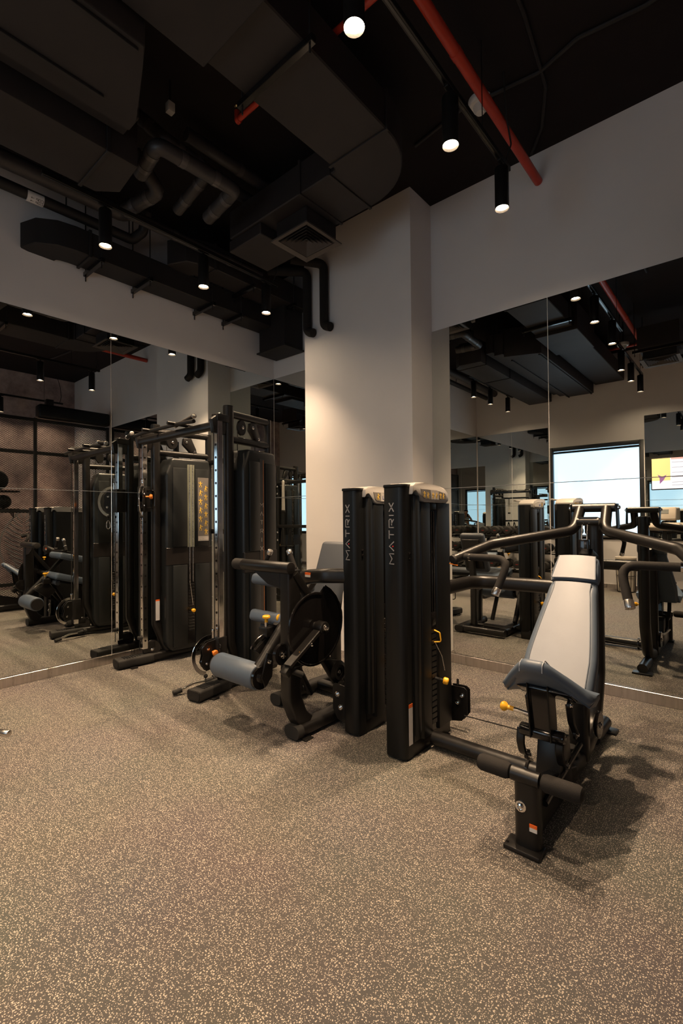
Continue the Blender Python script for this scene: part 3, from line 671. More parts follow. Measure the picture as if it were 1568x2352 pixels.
# ==================================================================== PRESS BENCH
def press():
    xc = -.735
    t = thing('press_machine', 'press machine with light grey inclined bench, curved arms and weight tower', 'gym machine', (xc, 2.5, 0))
    tower(t, -1.618, -1.48, 2.245, 2.795, 'press')
    # ---- base frame
    part(box(NB(), (-.803, 1.932, 0), (-.655, 2.025, .020), .007), 'front_foot_plate', 'black_metal', t)
    bm = NB(); cyl(bm, (-.79, 1.955, .0195), (-.79, 1.955, .022), .006, 10); part(bm, 'plate_slot', 'black_gloss', t)
    bm = NB(); sweep(bm, [(xc + .018, 1.998, .015), (xc + .018, 1.993, .300)], rrect(.104, .068, .028, 4), up=(0, 1, 0)); part(bm, 'front_post', 'black_metal', t)
    bolt(t, (xc + .0, 1.961, .185), (0, -1, 0), .015); warning(t, (xc + .034, 1.958, .098), (xc + .064, 1.962, .127), .45)
    bm = NB(); cyl(bm, (xc - .04, 1.975, .305), (xc + .073, 1.975, .305), .030, 20); rb = part(bm, 'roller_bar', 'black_metal', t)
    for a, b in ((-.925, -.778), (-.658, -.50)):
        bm = NB(); cyl(bm, (a, 1.975, .305), (b, 1.975, .305), .0345, 22, .02); part(bm, 'foam_grip', 'foam', t, 'black foam leg roller')
    part(prism(NB(), [(xc - .008, 2.02, .27), (xc - .008, 2.02, .03), (xc - .008, 2.62, .03), (xc - .008, 2.62, .10)], (.05, 0, 0), .004, 1), 'gusset', 'black_metal', t)
    bm = NB(); sweep(bm, [(xc, 2.02, .055), (xc, 2.85, .058), (xc, 3.13, .12), (xc, 3.25, .40), (xc, 3.25, 1.36)], rrect(.096, .085, .035, 4), .16, up=(1, 0, 0), n=8); part(bm, 'main_frame_tube', 'black_metal', t)
    bm = NB(); tube(bm, [(xc, 3.12, .05), (xc, 3.42, .05)], .04, n=16); part(bm, 'rear_foot', 'black_metal', t)
    part(box(NB(), (xc - .075, 3.36, 0), (xc + .075, 3.45, .016), .004), 'rear_foot_plate', 'black_metal', t)
    bm = NB(); sweep(bm, [(-1.462, 2.52, .055), (xc - .01, 2.52, .055)], rrect(.085, .078, .036, 4)); part(bm, 'lower_link_tube', 'black_metal', t)
    bm = NB(); revolve(bm, (-.905, 2.52, .055), (1, 0, 0), [(0, 0), (.057, 0), (.057, .012), (0, .012)], 22); part(bm, 'tube_collar', 'black_gloss', t)
    bm = NB(); sweep(bm, [(xc, 3.24, .915), (-1.50, 3.20, .915), (-1.555, 2.74, .90)], rrect(.066, .092, .031, 4), .16); part(bm, 'upper_link_beam', 'black_metal', t)
    # ---- bench post and pads
    bm = NB(); sweep(bm, [(xc, 2.83, .05), (xc, 2.86, 1.0)], rrect(.098, .08, .02, 3), up=(0, 1, 0)); part(bm, 'bench_post', 'black_metal', t)
    d = Vector((0, .61, .793)).normalized(); n = Vector((0, -d.z, d.y))
    o = Vector((xc, 2.375, .525)); L = .625
    def pad(prof, th, o, L, nm, mat, fm, inset=.030):
        loops = []; K = 18
        for i in range(K + 1):
            s = i / K; w = prof(s); e = min(s, 1 - s) * L; th2 = th * min(1, .55 + e / .045 * .45)
            wl = w - (.0 if e > .03 else (.03 - e) * .35)
            c = o + d * (s * L)
            sec = []
            for a, b in rrect(wl, th2, .024, 4): sec.append(c + Vector((a, 0, 0)) + n * (b - th / 2))
            loops.append(sec)
        p = part(loft(NB(), loops), nm, mat, t, smooth=50)
        loops = []
        for i in range(K + 1):
            s = .012 + i / K * .976; w = prof(s) - inset * 2; c = o + d * (s * L) + n * (.0 - .001)
            dome = .008
            up_ = [c + Vector((w * (j / 10 - .5), 0, 0)) + n * (dome * (1 - (2 * j / 10 - 1) ** 2) + .002) for j in range(11)]
            lo_ = [c + Vector((w * (j / 10 - .5), 0, 0)) - n * .004 for j in range(10, -1, -1)]
            loops.append(up_ + lo_)
        part(loft(NB(), loops), 'pad_face', fm, p, 'light grey upholstered face', smooth=50)
        for sgn in (-1, 1):
            bm = NB(); tube(bm, [o + d * (s * L) + Vector((sgn * (prof(s) / 2 - inset), 0, 0)) + n * .001 for s in [.015 + i / 14 * .97 for i in range(15)]], .0028, n=6); part(bm, 'piping', 'pad_blue', p)
        return p
    wprof = lambda s: .345 - .012 * (1 - s) - (0.0 if s < .30 else .105 * min(1, ((s - .30) / .62)) ** 1.15)
    pad(wprof, .075, o, L, 'backrest', 'pad_blue', 'pad_face')
    pad(lambda s: .248 - .034 * s, .080, o + d * (L + .012) + n * .008, .148, 'headrest', 'pad_blue', 'pad_face', .014)
    bm = NB(); sweep(bm, [o + d * .05 - n * .095, o + d * .77 - n * .095], rrect(.09, .04, .008, 2), up=(1, 0, 0)); part(bm, 'backrest_frame', 'black_metal', t)
    bm = NB(); box(bm, (xc + .135, 2.40, .520), (xc + .165, 2.415, .532)); part(bm, 'orange_tab', 'sticker_orange', t)
    # saddle seat: nose up and forward, wings swept back
    loops = []; K = 24
    for i in range(K + 1):
        u = -1 + 2 * i / K; a = abs(u)
        x = xc + .198 * u; k = 0 if a < .22 else ((a - .22) / .78) ** 1.05
        yf, zf = 2.125 + .165 * k, .742 - .150 * k - .02 * a ** 4; yr, zr = 2.415, .560 + .02 * (1 - a)
        tt = (.066 if a < .9 else .066 * math.sqrt(max(.12, 1 - ((a - .9) / .1) ** 2)))
        fr, rr_ = Vector((x, yf, zf)), Vector((x, yr, zr)); m = (fr + rr_) / 2 + Vector((0, 0, -.012 * (1 - a)))
        dn = Vector((0, -.45, -.89)) * tt
        dn2 = Vector((0, .0, -1)) * tt
        loops.append([fr + Vector((0, .006, .0)), fr * .75 + m * .25 + Vector((0, 0, .006)), m, rr_, rr_ + dn2, m + dn2 * 1.0, fr * .7 + m * .3 + dn2, fr + Vector((0, .025, 0)) + dn2, fr + Vector((0, -.004, 0)) + dn2 * .78, fr + Vector((0, -.018, 0)) + dn2 * .42, fr + Vector((0, -.010, 0)) + dn2 * .14])
    seat = part(loft(NB(), loops), 'seat', 'pad_blue', t, 'blue grey saddle seat', smooth=60)
    for s in (-.30, .22):
        k = max(0, (abs(s) - .22) / .78) ** 1.05; x = xc + .198 * s; yf, zf = 2.125 + .165 * k, .742 - .150 * k
        bm = NB(); tube(bm, [(x, yf + .12, zf - .058), (x, yf + .02, zf + .002), (x, yf - .014, zf - .012), (x, yf - .016, zf - .045)], .0028, .02, n=6); part(bm, 'seat_seam', 'pad_face', seat)
    part(box(NB(), (xc - .12, 2.24, .545), (xc + .12, 2.36, .560), .004, rot=RX(-30)), 'seat_plate', 'black_gloss', t)
    # ---- seat bracket and four-bar linkage
    part(prism(NB(), [(xc - .062, 2.255, .585), (xc + .022, 2.255, .585), (xc + .016, 2.300, .365), (xc - .068, 2.300, .365)], (0, .008, 0), .002, 1), 'bracket_plate', 'black_gloss', t, 'shiny black bracket plate')
    for x in (xc - .072, xc + .020):
        part(prism(NB(), [(x, 2.235, .60), (x, 2.33, .60), (x, 2.37, .36), (x, 2.275, .33)], (.006, 0, 0), .002, 1), 'bracket_side', 'black_metal', t)
    bm = NB(); cyl(bm, (xc - .13, 2.315, .350), (xc + .075, 2.315, .350), .030, 20, .01); part(bm, 'pivot_tube', 'black_gloss', t)
    for x in (xc - .125, xc + .052):
        cur = [(2.315, .350), (2.30, .29), (2.33, .225), (2.39, .195)]
        bm = NB(); sweep(bm, pathx(x, cur), rrect(.014, .040, .006, 1), .05, up=(1, 0, 0)); cyl(bm, (x - .007, 2.39, .195), (x + .007, 2.39, .195), .024, 16); part(bm, 'curved_link', 'black_metal', t)
        bolt(t, (x + .008, 2.39, .195), (1, 0, 0), .010)
    for x in (xc - .10, xc + .085):
        bm = NB(); sweep(bm, pathx(x, [(2.345, .500), (2.375, .41), (2.44, .335)]), rrect(.012, .034, .005, 1), .06, up=(1, 0, 0)); cyl(bm, (x - .006, 2.345, .5), (x + .006, 2.345, .5), .020, 14); cyl(bm, (x - .006, 2.44, .335), (x + .006, 2.44, .335), .022, 14); part(bm, 'upper_link', 'black_metal', t)
        bolt(t, (x + .007, 2.345, .50), (1, 0, 0), .009); bolt(t, (x + .007, 2.44, .335), (1, 0, 0), .009)
    part(prism(NB(), [(xc - .065, 2.30, .06), (xc - .065, 2.36, .33), (xc - .065, 2.48, .31), (xc - .065, 2.52, .06)], (.115, 0, 0), .010, 2), 'seat_post', 'black_metal', t)
    bm = NB(); tube(bm, [(-.905, 2.33, .425), (-.80, 2.34, .412)], .011, n=12); part(bm, 'pull_pin_rod', 'chrome', t)
    bm = NB(); revolve(bm, (-.900, 2.33, .425), (-1, 0, .05), [(0, 0), (.011, 0), (.011, .03), (.022, .042), (.024, .055), (.018, .064), (0, .066)], 18); part(bm, 'pull_pin_knob', 'yellow', t, 'yellow pull pin knob')
    bm = NB(); tube(bm, [(xc + .05, 2.10, .15), (xc + .05, 2.65, .20)], .014, n=10); part(bm, 'gas_strut', 'black_gloss', t)
    bm = NB(); cyl(bm, (xc - .01, 2.70, .118), (xc - .01, 2.70, .158), .034, 18, .008); part(bm, 'rubber_bumper', 'rubber', t)
    part(box(NB(), (xc + .02, 2.655, .150), (xc + .035, 2.665, .160)), 'orange_tab', 'sticker_orange', t)
    # ---- pulley and cable
    bm = NB(); revolve(bm, (xc + .062, 2.93, .215), (1, 0, 0), [(0, 0), (.070, 0), (.074, .004), (.066, .011), (.074, .018), (.070, .022), (0, .022)], 28); part(bm, 'pulley_wheel', 'black_gloss', t); bolt(t, (xc + .084, 2.93, .215), (1, 0, 0), .011)
    bm = NB(); tube(bm, [(-1.40, 2.80, .112), (xc - .04, 2.86, .098)], .004, n=8); part(bm, 'steel_cable', 'rubber', t)
    for y in (2.800, 2.840):
        part(prism(NB(), [(-1.50, y, .285), (-1.40, y, .290), (-1.380, y, .272), (-1.380, y, .125), (-1.42, y, .072), (-1.50, y, .055)], (0, .006, 0), .002, 1), 'cable_bracket', 'black_metal', t)
    bolt(t, (-1.415, 2.800, .235), (0, -1, 0), .011); bolt(t, (-1.447, 2.800, .185), (0, -1, 0), .011)
    bm = NB(); cyl(bm, (-1.455, 2.822, .285), (-1.455, 2.822, .325), .008, 10); part(bm, 'bracket_stud', 'black_gloss', t)
    # ---- arms
    for s in (-1, 1):
        X = lambda a: xc + s * a
        bm = NB(); tube(bm, [(X(.074), 3.222, 1.415), (X(.082), 3.115, 1.285), (X(.47), 2.80, 1.205), (X(.585), 2.535, 1.125)], .0305, .10, n=18)
        arm = part(bm, 'press_arm', 'black_metal', t)
        bm = NB(); tube(bm, [(X(.535), 2.575, 1.140), (X(.262), 2.545, 1.142), (X(.310), 2.478, .968)], .0205, .065, n=16, ); part(bm, 'hand_grip', 'foam', arm)
        bm = NB(); cyl(bm, (X(.508), 2.572, 1.140), (X(.494), 2.5705, 1.140), .0225, 18); part(bm, 'grip_ring', 'chrome', arm)
        e0, e1 = Vector((X(.304), 2.486, .988)), Vector((X(.315), 2.471, .950)); bm = NB(); cyl(bm, e0, e1, .0222, 20, .004); part(bm, 'grip_end_cap', 'satin_steel', arm, 'brushed steel end cap')
        bm = NB(); cyl(bm, (X(.580), 2.545, 1.128), (X(.5905), 2.521, 1.121), .029, 18, .004); part(bm, 'arm_end_plug', 'rubber', arm)
        bm = NB(); tube(bm, [(X(.555), 2.52, 1.093), (X(.615), 2.535, 1.100)], .0035, n=6); part(bm, 'orange_edge', 'orange', arm)
    bm = NB(); cyl(bm, (xc - .118, 3.233, 1.422), (xc + .118, 3.233, 1.422), .027, 20); part(bm, 'pivot_bar', 'black_metal', t)
    for s in (-1, 1):
        part(prism(NB(), [(xc + s * .122, 3.20, 1.445), (xc + s * .122, 3.265, 1.445), (xc + s * .122, 3.29, 1.30), (xc + s * .122, 3.22, 1.29)], (s * .008, 0, 0), .002, 1), 'pivot_plate', 'black_metal', t); bolt(t, (xc + s * .132, 3.233, 1.422), (s, 0, 0), .011)
    bm = NB(); cyl(bm, (xc - .060, 3.095, 1.338), (xc + .060, 3.095, 1.338), .025, 18); box(bm, (xc - .050, 3.075, 1.345), (xc + .050, 3.115, 1.366), .003); part(bm, 'lower_cross_bar', 'black_metal', t)
    part(box(NB(), (xc - .05, 3.21, 1.28), (xc + .05, 3.29, 1.36), .008), 'upright_head', 'black_metal', t)
    for s in (-.014, .014):
        bm = NB(); tube(bm, [(xc - .01 + s, 3.06, 1.32), (xc - .01 + s, 3.04, 1.23)], .0035, n=6); part(bm, 'adjuster_rod', 'satin_steel', t)
    part(box(NB(), (xc - .037, 3.01, 1.13), (xc + .017, 3.06, 1.235), .005), 'adjuster_block', 'black_gloss', t)
    bm = NB(); sweep(bm, [(xc, 3.06, 1.15), (xc, 3.22, 1.10)], rrect(.06, .06, .01, 2)); part(bm, 'adjuster_arm', 'black_metal', t)
press()

# ==================================================================== LEG EXTENSION / CURL
def leg_machine():
    t = thing('leg_machine', 'leg extension machine with blue grey pads, round cam plate and weight tower', 'gym machine', (-2.4, 2.5, 0))
    tower(t, -1.995, -1.875, 2.315, 2.865, 'leg')
    # foot rails
    def rail(x, y0, y1, w, nm):
        bm = NB(); sweep(bm, [(x, y0, .050), (x, y1, .050)], rrect(w, .074, .03, 4)); part(bm, 'foot_rail', 'black_metal', t)
        bm = NB(); sweep(bm, [(x, y0 - .018, .049), (x, y0 + .035, .049)], rrect(w + .006, .080, .034, 4)); part(bm, 'rail_end_cap', 'rubber', t)
    rail(-2.178, 2.05, 2.90, .120, 'right'); rail(-2.665, 2.345, 3.02, .105, 'left')
    part(box(NB(), (-2.13, 2.07, 0), (-2.09, 2.14, .010), .003), 'floor_tab', 'black_metal', t)
    for y in (2.76, 2.97):
        bm = NB(); sweep(bm, [(-2.62, y, .055), (-2.12, y, .055)], rrect(.08, .07, .02, 3)); part(bm, 'cross_rail', 'black_metal', t)
    bm = NB(); sweep(bm, [(-2.16, 2.60, .05), (-1.93, 2.60, .05)], rrect(.07, .06, .02, 3)); part(bm, 'tower_link', 'black_metal', t)
    bolt(t, (-2.61, 2.62, .055), (1, 0, 0), .011)
    # front posts, curved at the bottom
    def post(x, y, w, d_, nm, top):
        bm = NB(); sweep(bm, [(x, y + .115, .075), (x, y + .055, .125), (x, y, .26), (x, y, top)], rrect(w, d_, .013, 3), .14, up=(0, 1, 0), n=8); return part(bm, 'front_post', 'black_metal', t)
    post(-2.192, 2.045, .088, .105, 'right', 1.05)
    bm = NB(); sweep(bm, [(-2.64, 2.52, .07), (-2.64, 2.50, .62)], rrect(.075, .09, .02, 3), up=(0, 1, 0)); part(bm, 'seat_post', 'black_metal', t)
    # head bar with rubber sleeve
    bm = NB(); cyl(bm, (-2.60, 2.0, 1.068), (-2.135, 2.0, 1.068), .037, 22, .004); part(bm, 'head_bar', 'black_metal', t)
    bm = NB(); cyl(bm, (-2.69, 2.0, 1.068), (-2.597, 2.0, 1.068), .0375, 22, .006); part(bm, 'head_bar_sleeve', 'foam', t)
    part(prism(NB(), [(-2.52, 2.0, 1.045), (-2.24, 2.0, 1.045), (-2.24, 2.0, .935), (-2.36, 2.0, .955)], (0, .012, 0), .003, 1), 'head_gusset', 'black_metal', t)
    bm = NB(); sweep(bm, [(-2.17, 2.05, 1.03), (-2.15, 2.36, .62)], rrect(.06, .05, .012, 2)); part(bm, 'brace_strut', 'black_metal', t)
    bm = NB(); sweep(bm, [(-2.36, 2.30, .955), (-2.24, 2.27, .985), (-2.10, 2.27, 1.0), (-1.97, 2.36, 1.0)], rrect(.065, .095, .028, 4), .12); part(bm, 'tower_beam', 'black_metal', t)
    warning(t, (-2.253, 2.235, .985), (-2.205, 2.239, 1.015), .5)
    # cam plate
    cx, cy_, cz = -2.115, 2.172, .685
    pts = []
    for i in range(41):
        a = math.radians(72 + 300 * i / 40); r = .212 + .0 * i
        r = .212 if i < 14 else .212 + (i - 14) / 26 * .058
        pts.append((cx, cy_ + r * math.cos(a) , cz + r * math.sin(a)))
    pts += [(cx, cy_ + .268 * math.cos(math.radians(a)), cz + .268 * math.sin(math.radians(a))) for a in (25, 40, 55, 66)]
    part(prism(NB(), pts[::-1], (-.012, 0, 0), .002, 1), 'cam_plate', 'black_gloss', t, 'large round glossy black cam plate')
    bm = NB(); rim = [(cx + .004, y, z) for _, y, z in pts[:41]]; sweep(bm, rim, rrect(.016, .010, .003, 1), up=(1, 0, 0)); part(bm, 'cam_rim', 'black_gloss', t)
    bm = NB(); rim = [(cx + .004, y, z) for _, y, z in pts[40:]]; sweep(bm, rim, rrect(.016, .010, .003, 1), up=(1, 0, 0)); part(bm, 'cam_rim', 'black_gloss', t)
    hub = (cy_ + .018, cz)
    bm = NB(); cyl(bm, (-2.42, *hub), (cx + .075, *hub), .030, 20, .004); part(bm, 'hub_axle', 'black_metal', t)
    bm = NB(); cyl(bm, (cx + .020, *hub), (cx + .085, *hub), .040, 24, .006); part(bm, 'hub_cap', 'black_metal', t); bolt(t, (cx + .085, *hub), (1, 0, 0), .015)
    bm = NB(); sweep(bm, [(cx + .045, hub[0], hub[1]), (cx + .045, 1.905, .508)], rrect(.026, .058, .004, 1), up=(1, 0, 0)); lv = part(bm, 'cam_lever', 'black_metal', t, 'square black lever on the cam hub')
    part(prism(NB(), [(cx + .0595, 1.985, .578), (cx + .0595, 2.012, .574), (cx + .0595, 1.995, .550)], (.001, 0, 0)), 'caution_triangle', 'yellow', lv, smooth=None)
    bm = NB(); cyl(bm, (cx + .058, 2.09, .615), (cx + .085, 2.07, .600), .006, 10); part(bm, 'lever_pin', 'chrome', lv)
    part(box(NB(), (cx + .0, 1.885, .452), (cx + .055, 1.950, .500), .006, rot=RX(40)), 'lever_stop', 'black_metal', lv)
    bm = NB(); cyl(bm, (cx + .03, 1.94, .475), (cx + .06, 2.01, .435), .018, 14, .003); part(bm, 'stop_bumper', 'rubber', lv)
    bm = NB(); revolve(bm, (-2.20, 1.965, .545), (1, 0, 0), [(0, 0), (.062, 0), (.066, .004), (.058, .012), (.066, .02), (.062, .024), (0, .024)], 26); part(bm, 'pulley_wheel', 'black_gloss', t)
    bm = NB(); revolve(bm, (-2.176, 1.965, .545), (1, 0, 0), [(0, 0), (.025, 0), (.025, .008), (.012, .012), (.01, .02), (0, .02)], 16); part(bm, 'pulley_hub', 'chrome', t)
    bm = NB(); revolve(bm, (-2.115, 2.40, .345), (1, 0, 0), [(0, 0), (.07, 0), (.075, .006), (.05, .020), (.03, .016), (.03, .008), (0, .008)], 26); part(bm, 'idler_wheel', 'black_metal', t); bolt(t, (-2.107, 2.40, .345), (1, 0, 0), .010)
    bm = NB(); tube(bm, [(-2.13, 2.02, .46), (-2.13, 2.28, .452), (-2.12, 2.40, .418)], .004, n=8); part(bm, 'steel_cable', 'rubber', t)
    bm = NB(); sweep(bm, [(-2.17, 2.30, .48), (-2.16, 2.56, .10)], rrect(.05, .07, .012, 2), up=(0, 1, 0)); part(bm, 'rear_strut', 'black_metal', t)
    for y in (2.335, 2.385):
        part(prism(NB(), [(-1.985, y, .290), (-2.085, y, .295), (-2.105, y, .277), (-2.105, y, .125), (-2.065, y, .065), (-1.985, y, .050)][::-1], (0, .006, 0), .002, 1), 'cable_bracket', 'black_metal', t)
    bolt(t, (-2.06, 2.335, .225), (0, -1, 0), .013); bolt(t, (-2.035, 2.335, .145), (0, -1, 0), .013)
    # leg lever with shin roller
    bm = NB(); sweep(bm, [(-2.405, 2.235, .700), (-2.405, 1.955, .405)], circle_prof(.041, 18)); lever = part(bm, 'leg_lever', 'black_metal', t)
    bm = NB(); sweep(bm, [(-2.405, 2.17, .640), (-2.375, 2.46, .955)], rrect(.05, .06, .010, 2), up=(1, 0, 0)); part(bm, 'lever_extension', 'black_metal', lever)
    part(prism(NB(), [(-2.36, 1.99, .52), (-2.36, 2.04, .50), (-2.36, 2.03, .36), (-2.36, 1.97, .30), (-2.36, 1.94, .37)], (.012, 0, 0), .003, 1), 'lever_plate', 'black_metal', lever); bolt(lever, (-2.348, 2.0, .46), (1, 0, 0), .012)
    bm = NB(); cyl(bm, (-2.825, 1.955, .365), (-2.385, 1.955, .365), .082, 30, .018); part(bm, 'shin_roller', 'pad_blue', t, 'blue grey padded shin roller')
    bm = NB(); cyl(bm, (-2.386, 1.955, .365), (-2.365, 1.955, .365), .072, 26); part(bm, 'roller_disc', 'black_gloss', t)
    bm = NB(); cyl(bm, (-2.840, 1.955, .365), (-2.824, 1.955, .365), .068, 26); part(bm, 'roller_disc', 'foam', t)
    bm = NB(); cyl(bm, (-2.366, 1.955, .365), (-2.350, 1.955, .365), .030, 20); part(bm, 'roller_hub', 'chrome', t)
    bm = NB(); sweep(bm, [(-2.47, 2.17, .66), (-2.47, 2.50, .09)], rrect(.035, .045, .008, 2), up=(1, 0, 0)); part(bm, 'side_strut', 'black_metal', t)
    def knob(p, d_, r, mat, parent):
        bm = NB(); revolve(bm, p, d_, [(0, 0), (.45 * r, 0), (.45 * r, r), (r, 1.3 * r), (r, 1.7 * r), (.8 * r, 1.9 * r), (0, 1.9 * r)], 16); return part(bm, 'pull_knob', mat, parent, 'yellow pull knob')
    knob((-2.43, 2.20, .69), (-1, 0, 0), .026, 'yellow', lever); knob((-2.385, 2.17, .87), (0, 0, 1), .020, 'yellow', lever)
    # seat-angle quadrant with yellow plunger
    bm = NB()
    arc = [(-2.53, 2.16 - .155 * math.cos(a), .475 + .105 * math.sin(a)) for a in [math.radians(15 + 75 * i / 8) for i in range(9)]]
    sweep(bm, arc, rrect(.035, .012, .003, 1), up=(1, 0, 0)); part(bm, 'angle_quadrant', 'chrome', t)
    part(box(NB(), (-2.575, 2.10, .57), (-2.485, 2.19, .635), .008), 'plunger_block', 'black_metal', t)
    bm = NB(); cyl(bm, (-2.53, 2.135, .63), (-2.53, 2.135, .665), .013, 14); part(bm, 'plunger_shaft', 'chrome', t); knob((-2.53, 2.135, .660), (0, 0, 1), .027, 'yellow', t)
    part(prism(NB(), [(-2.55, 2.02, .50), (-2.55, 2.16, .59), (-2.55, 2.26, .47), (-2.55, 2.16, .38)], (.04, 0, 0), .008, 2), 'quadrant_plate', 'black_metal', t)
    # pads
    def padbox(c, s, ang, nm, mat, lab, bev=.03):
        c, s = Vector(c), Vector(s) / 2
        return part(box(NB(), c - s, c + s, bev, 4, RX(ang)), nm, mat, t, lab, smooth=60)
    padbox((-2.55, 2.40, .618), (.47, .46, .085), -17, 'seat', 'pad_blue', 'blue grey seat pad')
    padbox((-2.55, 2.38, .560), (.34, .30, .02), -17, 'seat_plate', 'black_metal', None, .004)
    bm = NB(); cyl(bm, (-2.68, 2.235, .585), (-2.50, 2.235, .585), .035, 18, .008); part(bm, 'seat_bolster', 'pad_dark', t)
    padbox((-2.605, 2.36, .905), (.40, .30, .080), -14, 'thigh_pad', 'pad_blue', 'blue grey thigh hold-down pad')
    padbox((-2.59, 2.34, .965), (.36, .20, .03), -14, 'thigh_pad_plate', 'black_metal', None, .006)
    padbox((-2.54, 2.815, .945), (.305, .082, .50), -21, 'backrest', 'pad_dark', 'dark grey backrest pad', .035)
    padbox((-2.54, 2.875, .93), (.22, .02, .38), -21, 'backrest_plate', 'black_metal', None, .006)
    bm = NB(); sweep(bm, [(-2.54, 2.92, .95), (-2.54, 2.86, .60), (-2.54, 2.86, .08)], rrect(.07, .07, .015, 2), .08, up=(1, 0, 0)); part(bm, 'back_post', 'black_metal', t)
    bm = NB(); sweep(bm, [(-2.54, 2.45, .56), (-2.54, 2.86, .50)], rrect(.06, .06, .012, 2)); part(bm, 'seat_beam', 'black_metal', t)
    # hand grips
    for a, b in (((-2.412, 2.30, 1.018), (-2.474, 2.30, 1.140)), ((-2.735, 2.30, 1.045), (-2.678, 2.30, 1.132))):
        a, b = Vector(a), Vector(b); d_ = (b - a).normalized()
        bm = NB(); cyl(bm, a - d_ * .06, b - d_ * .018, .0175, 16); g = part(bm, 'hand_grip', 'foam', t)
        bm = NB(); cyl(bm, b - d_ * .022, b + d_ * .012, .0205, 18, .003); part(bm, 'grip_end_cap', 'satin_steel', g, 'brushed steel end cap')
        bm = NB(); cyl(bm, a - d_ * .002, a + d_ * .010, .0195, 16); part(bm, 'grip_ring', 'chrome', g)
    bm = NB(); tube(bm, [(-2.43, 2.30, .965), (-2.70, 2.30, .985)], .02, n=12); part(bm, 'grip_bar', 'black_metal', t)
leg_machine()

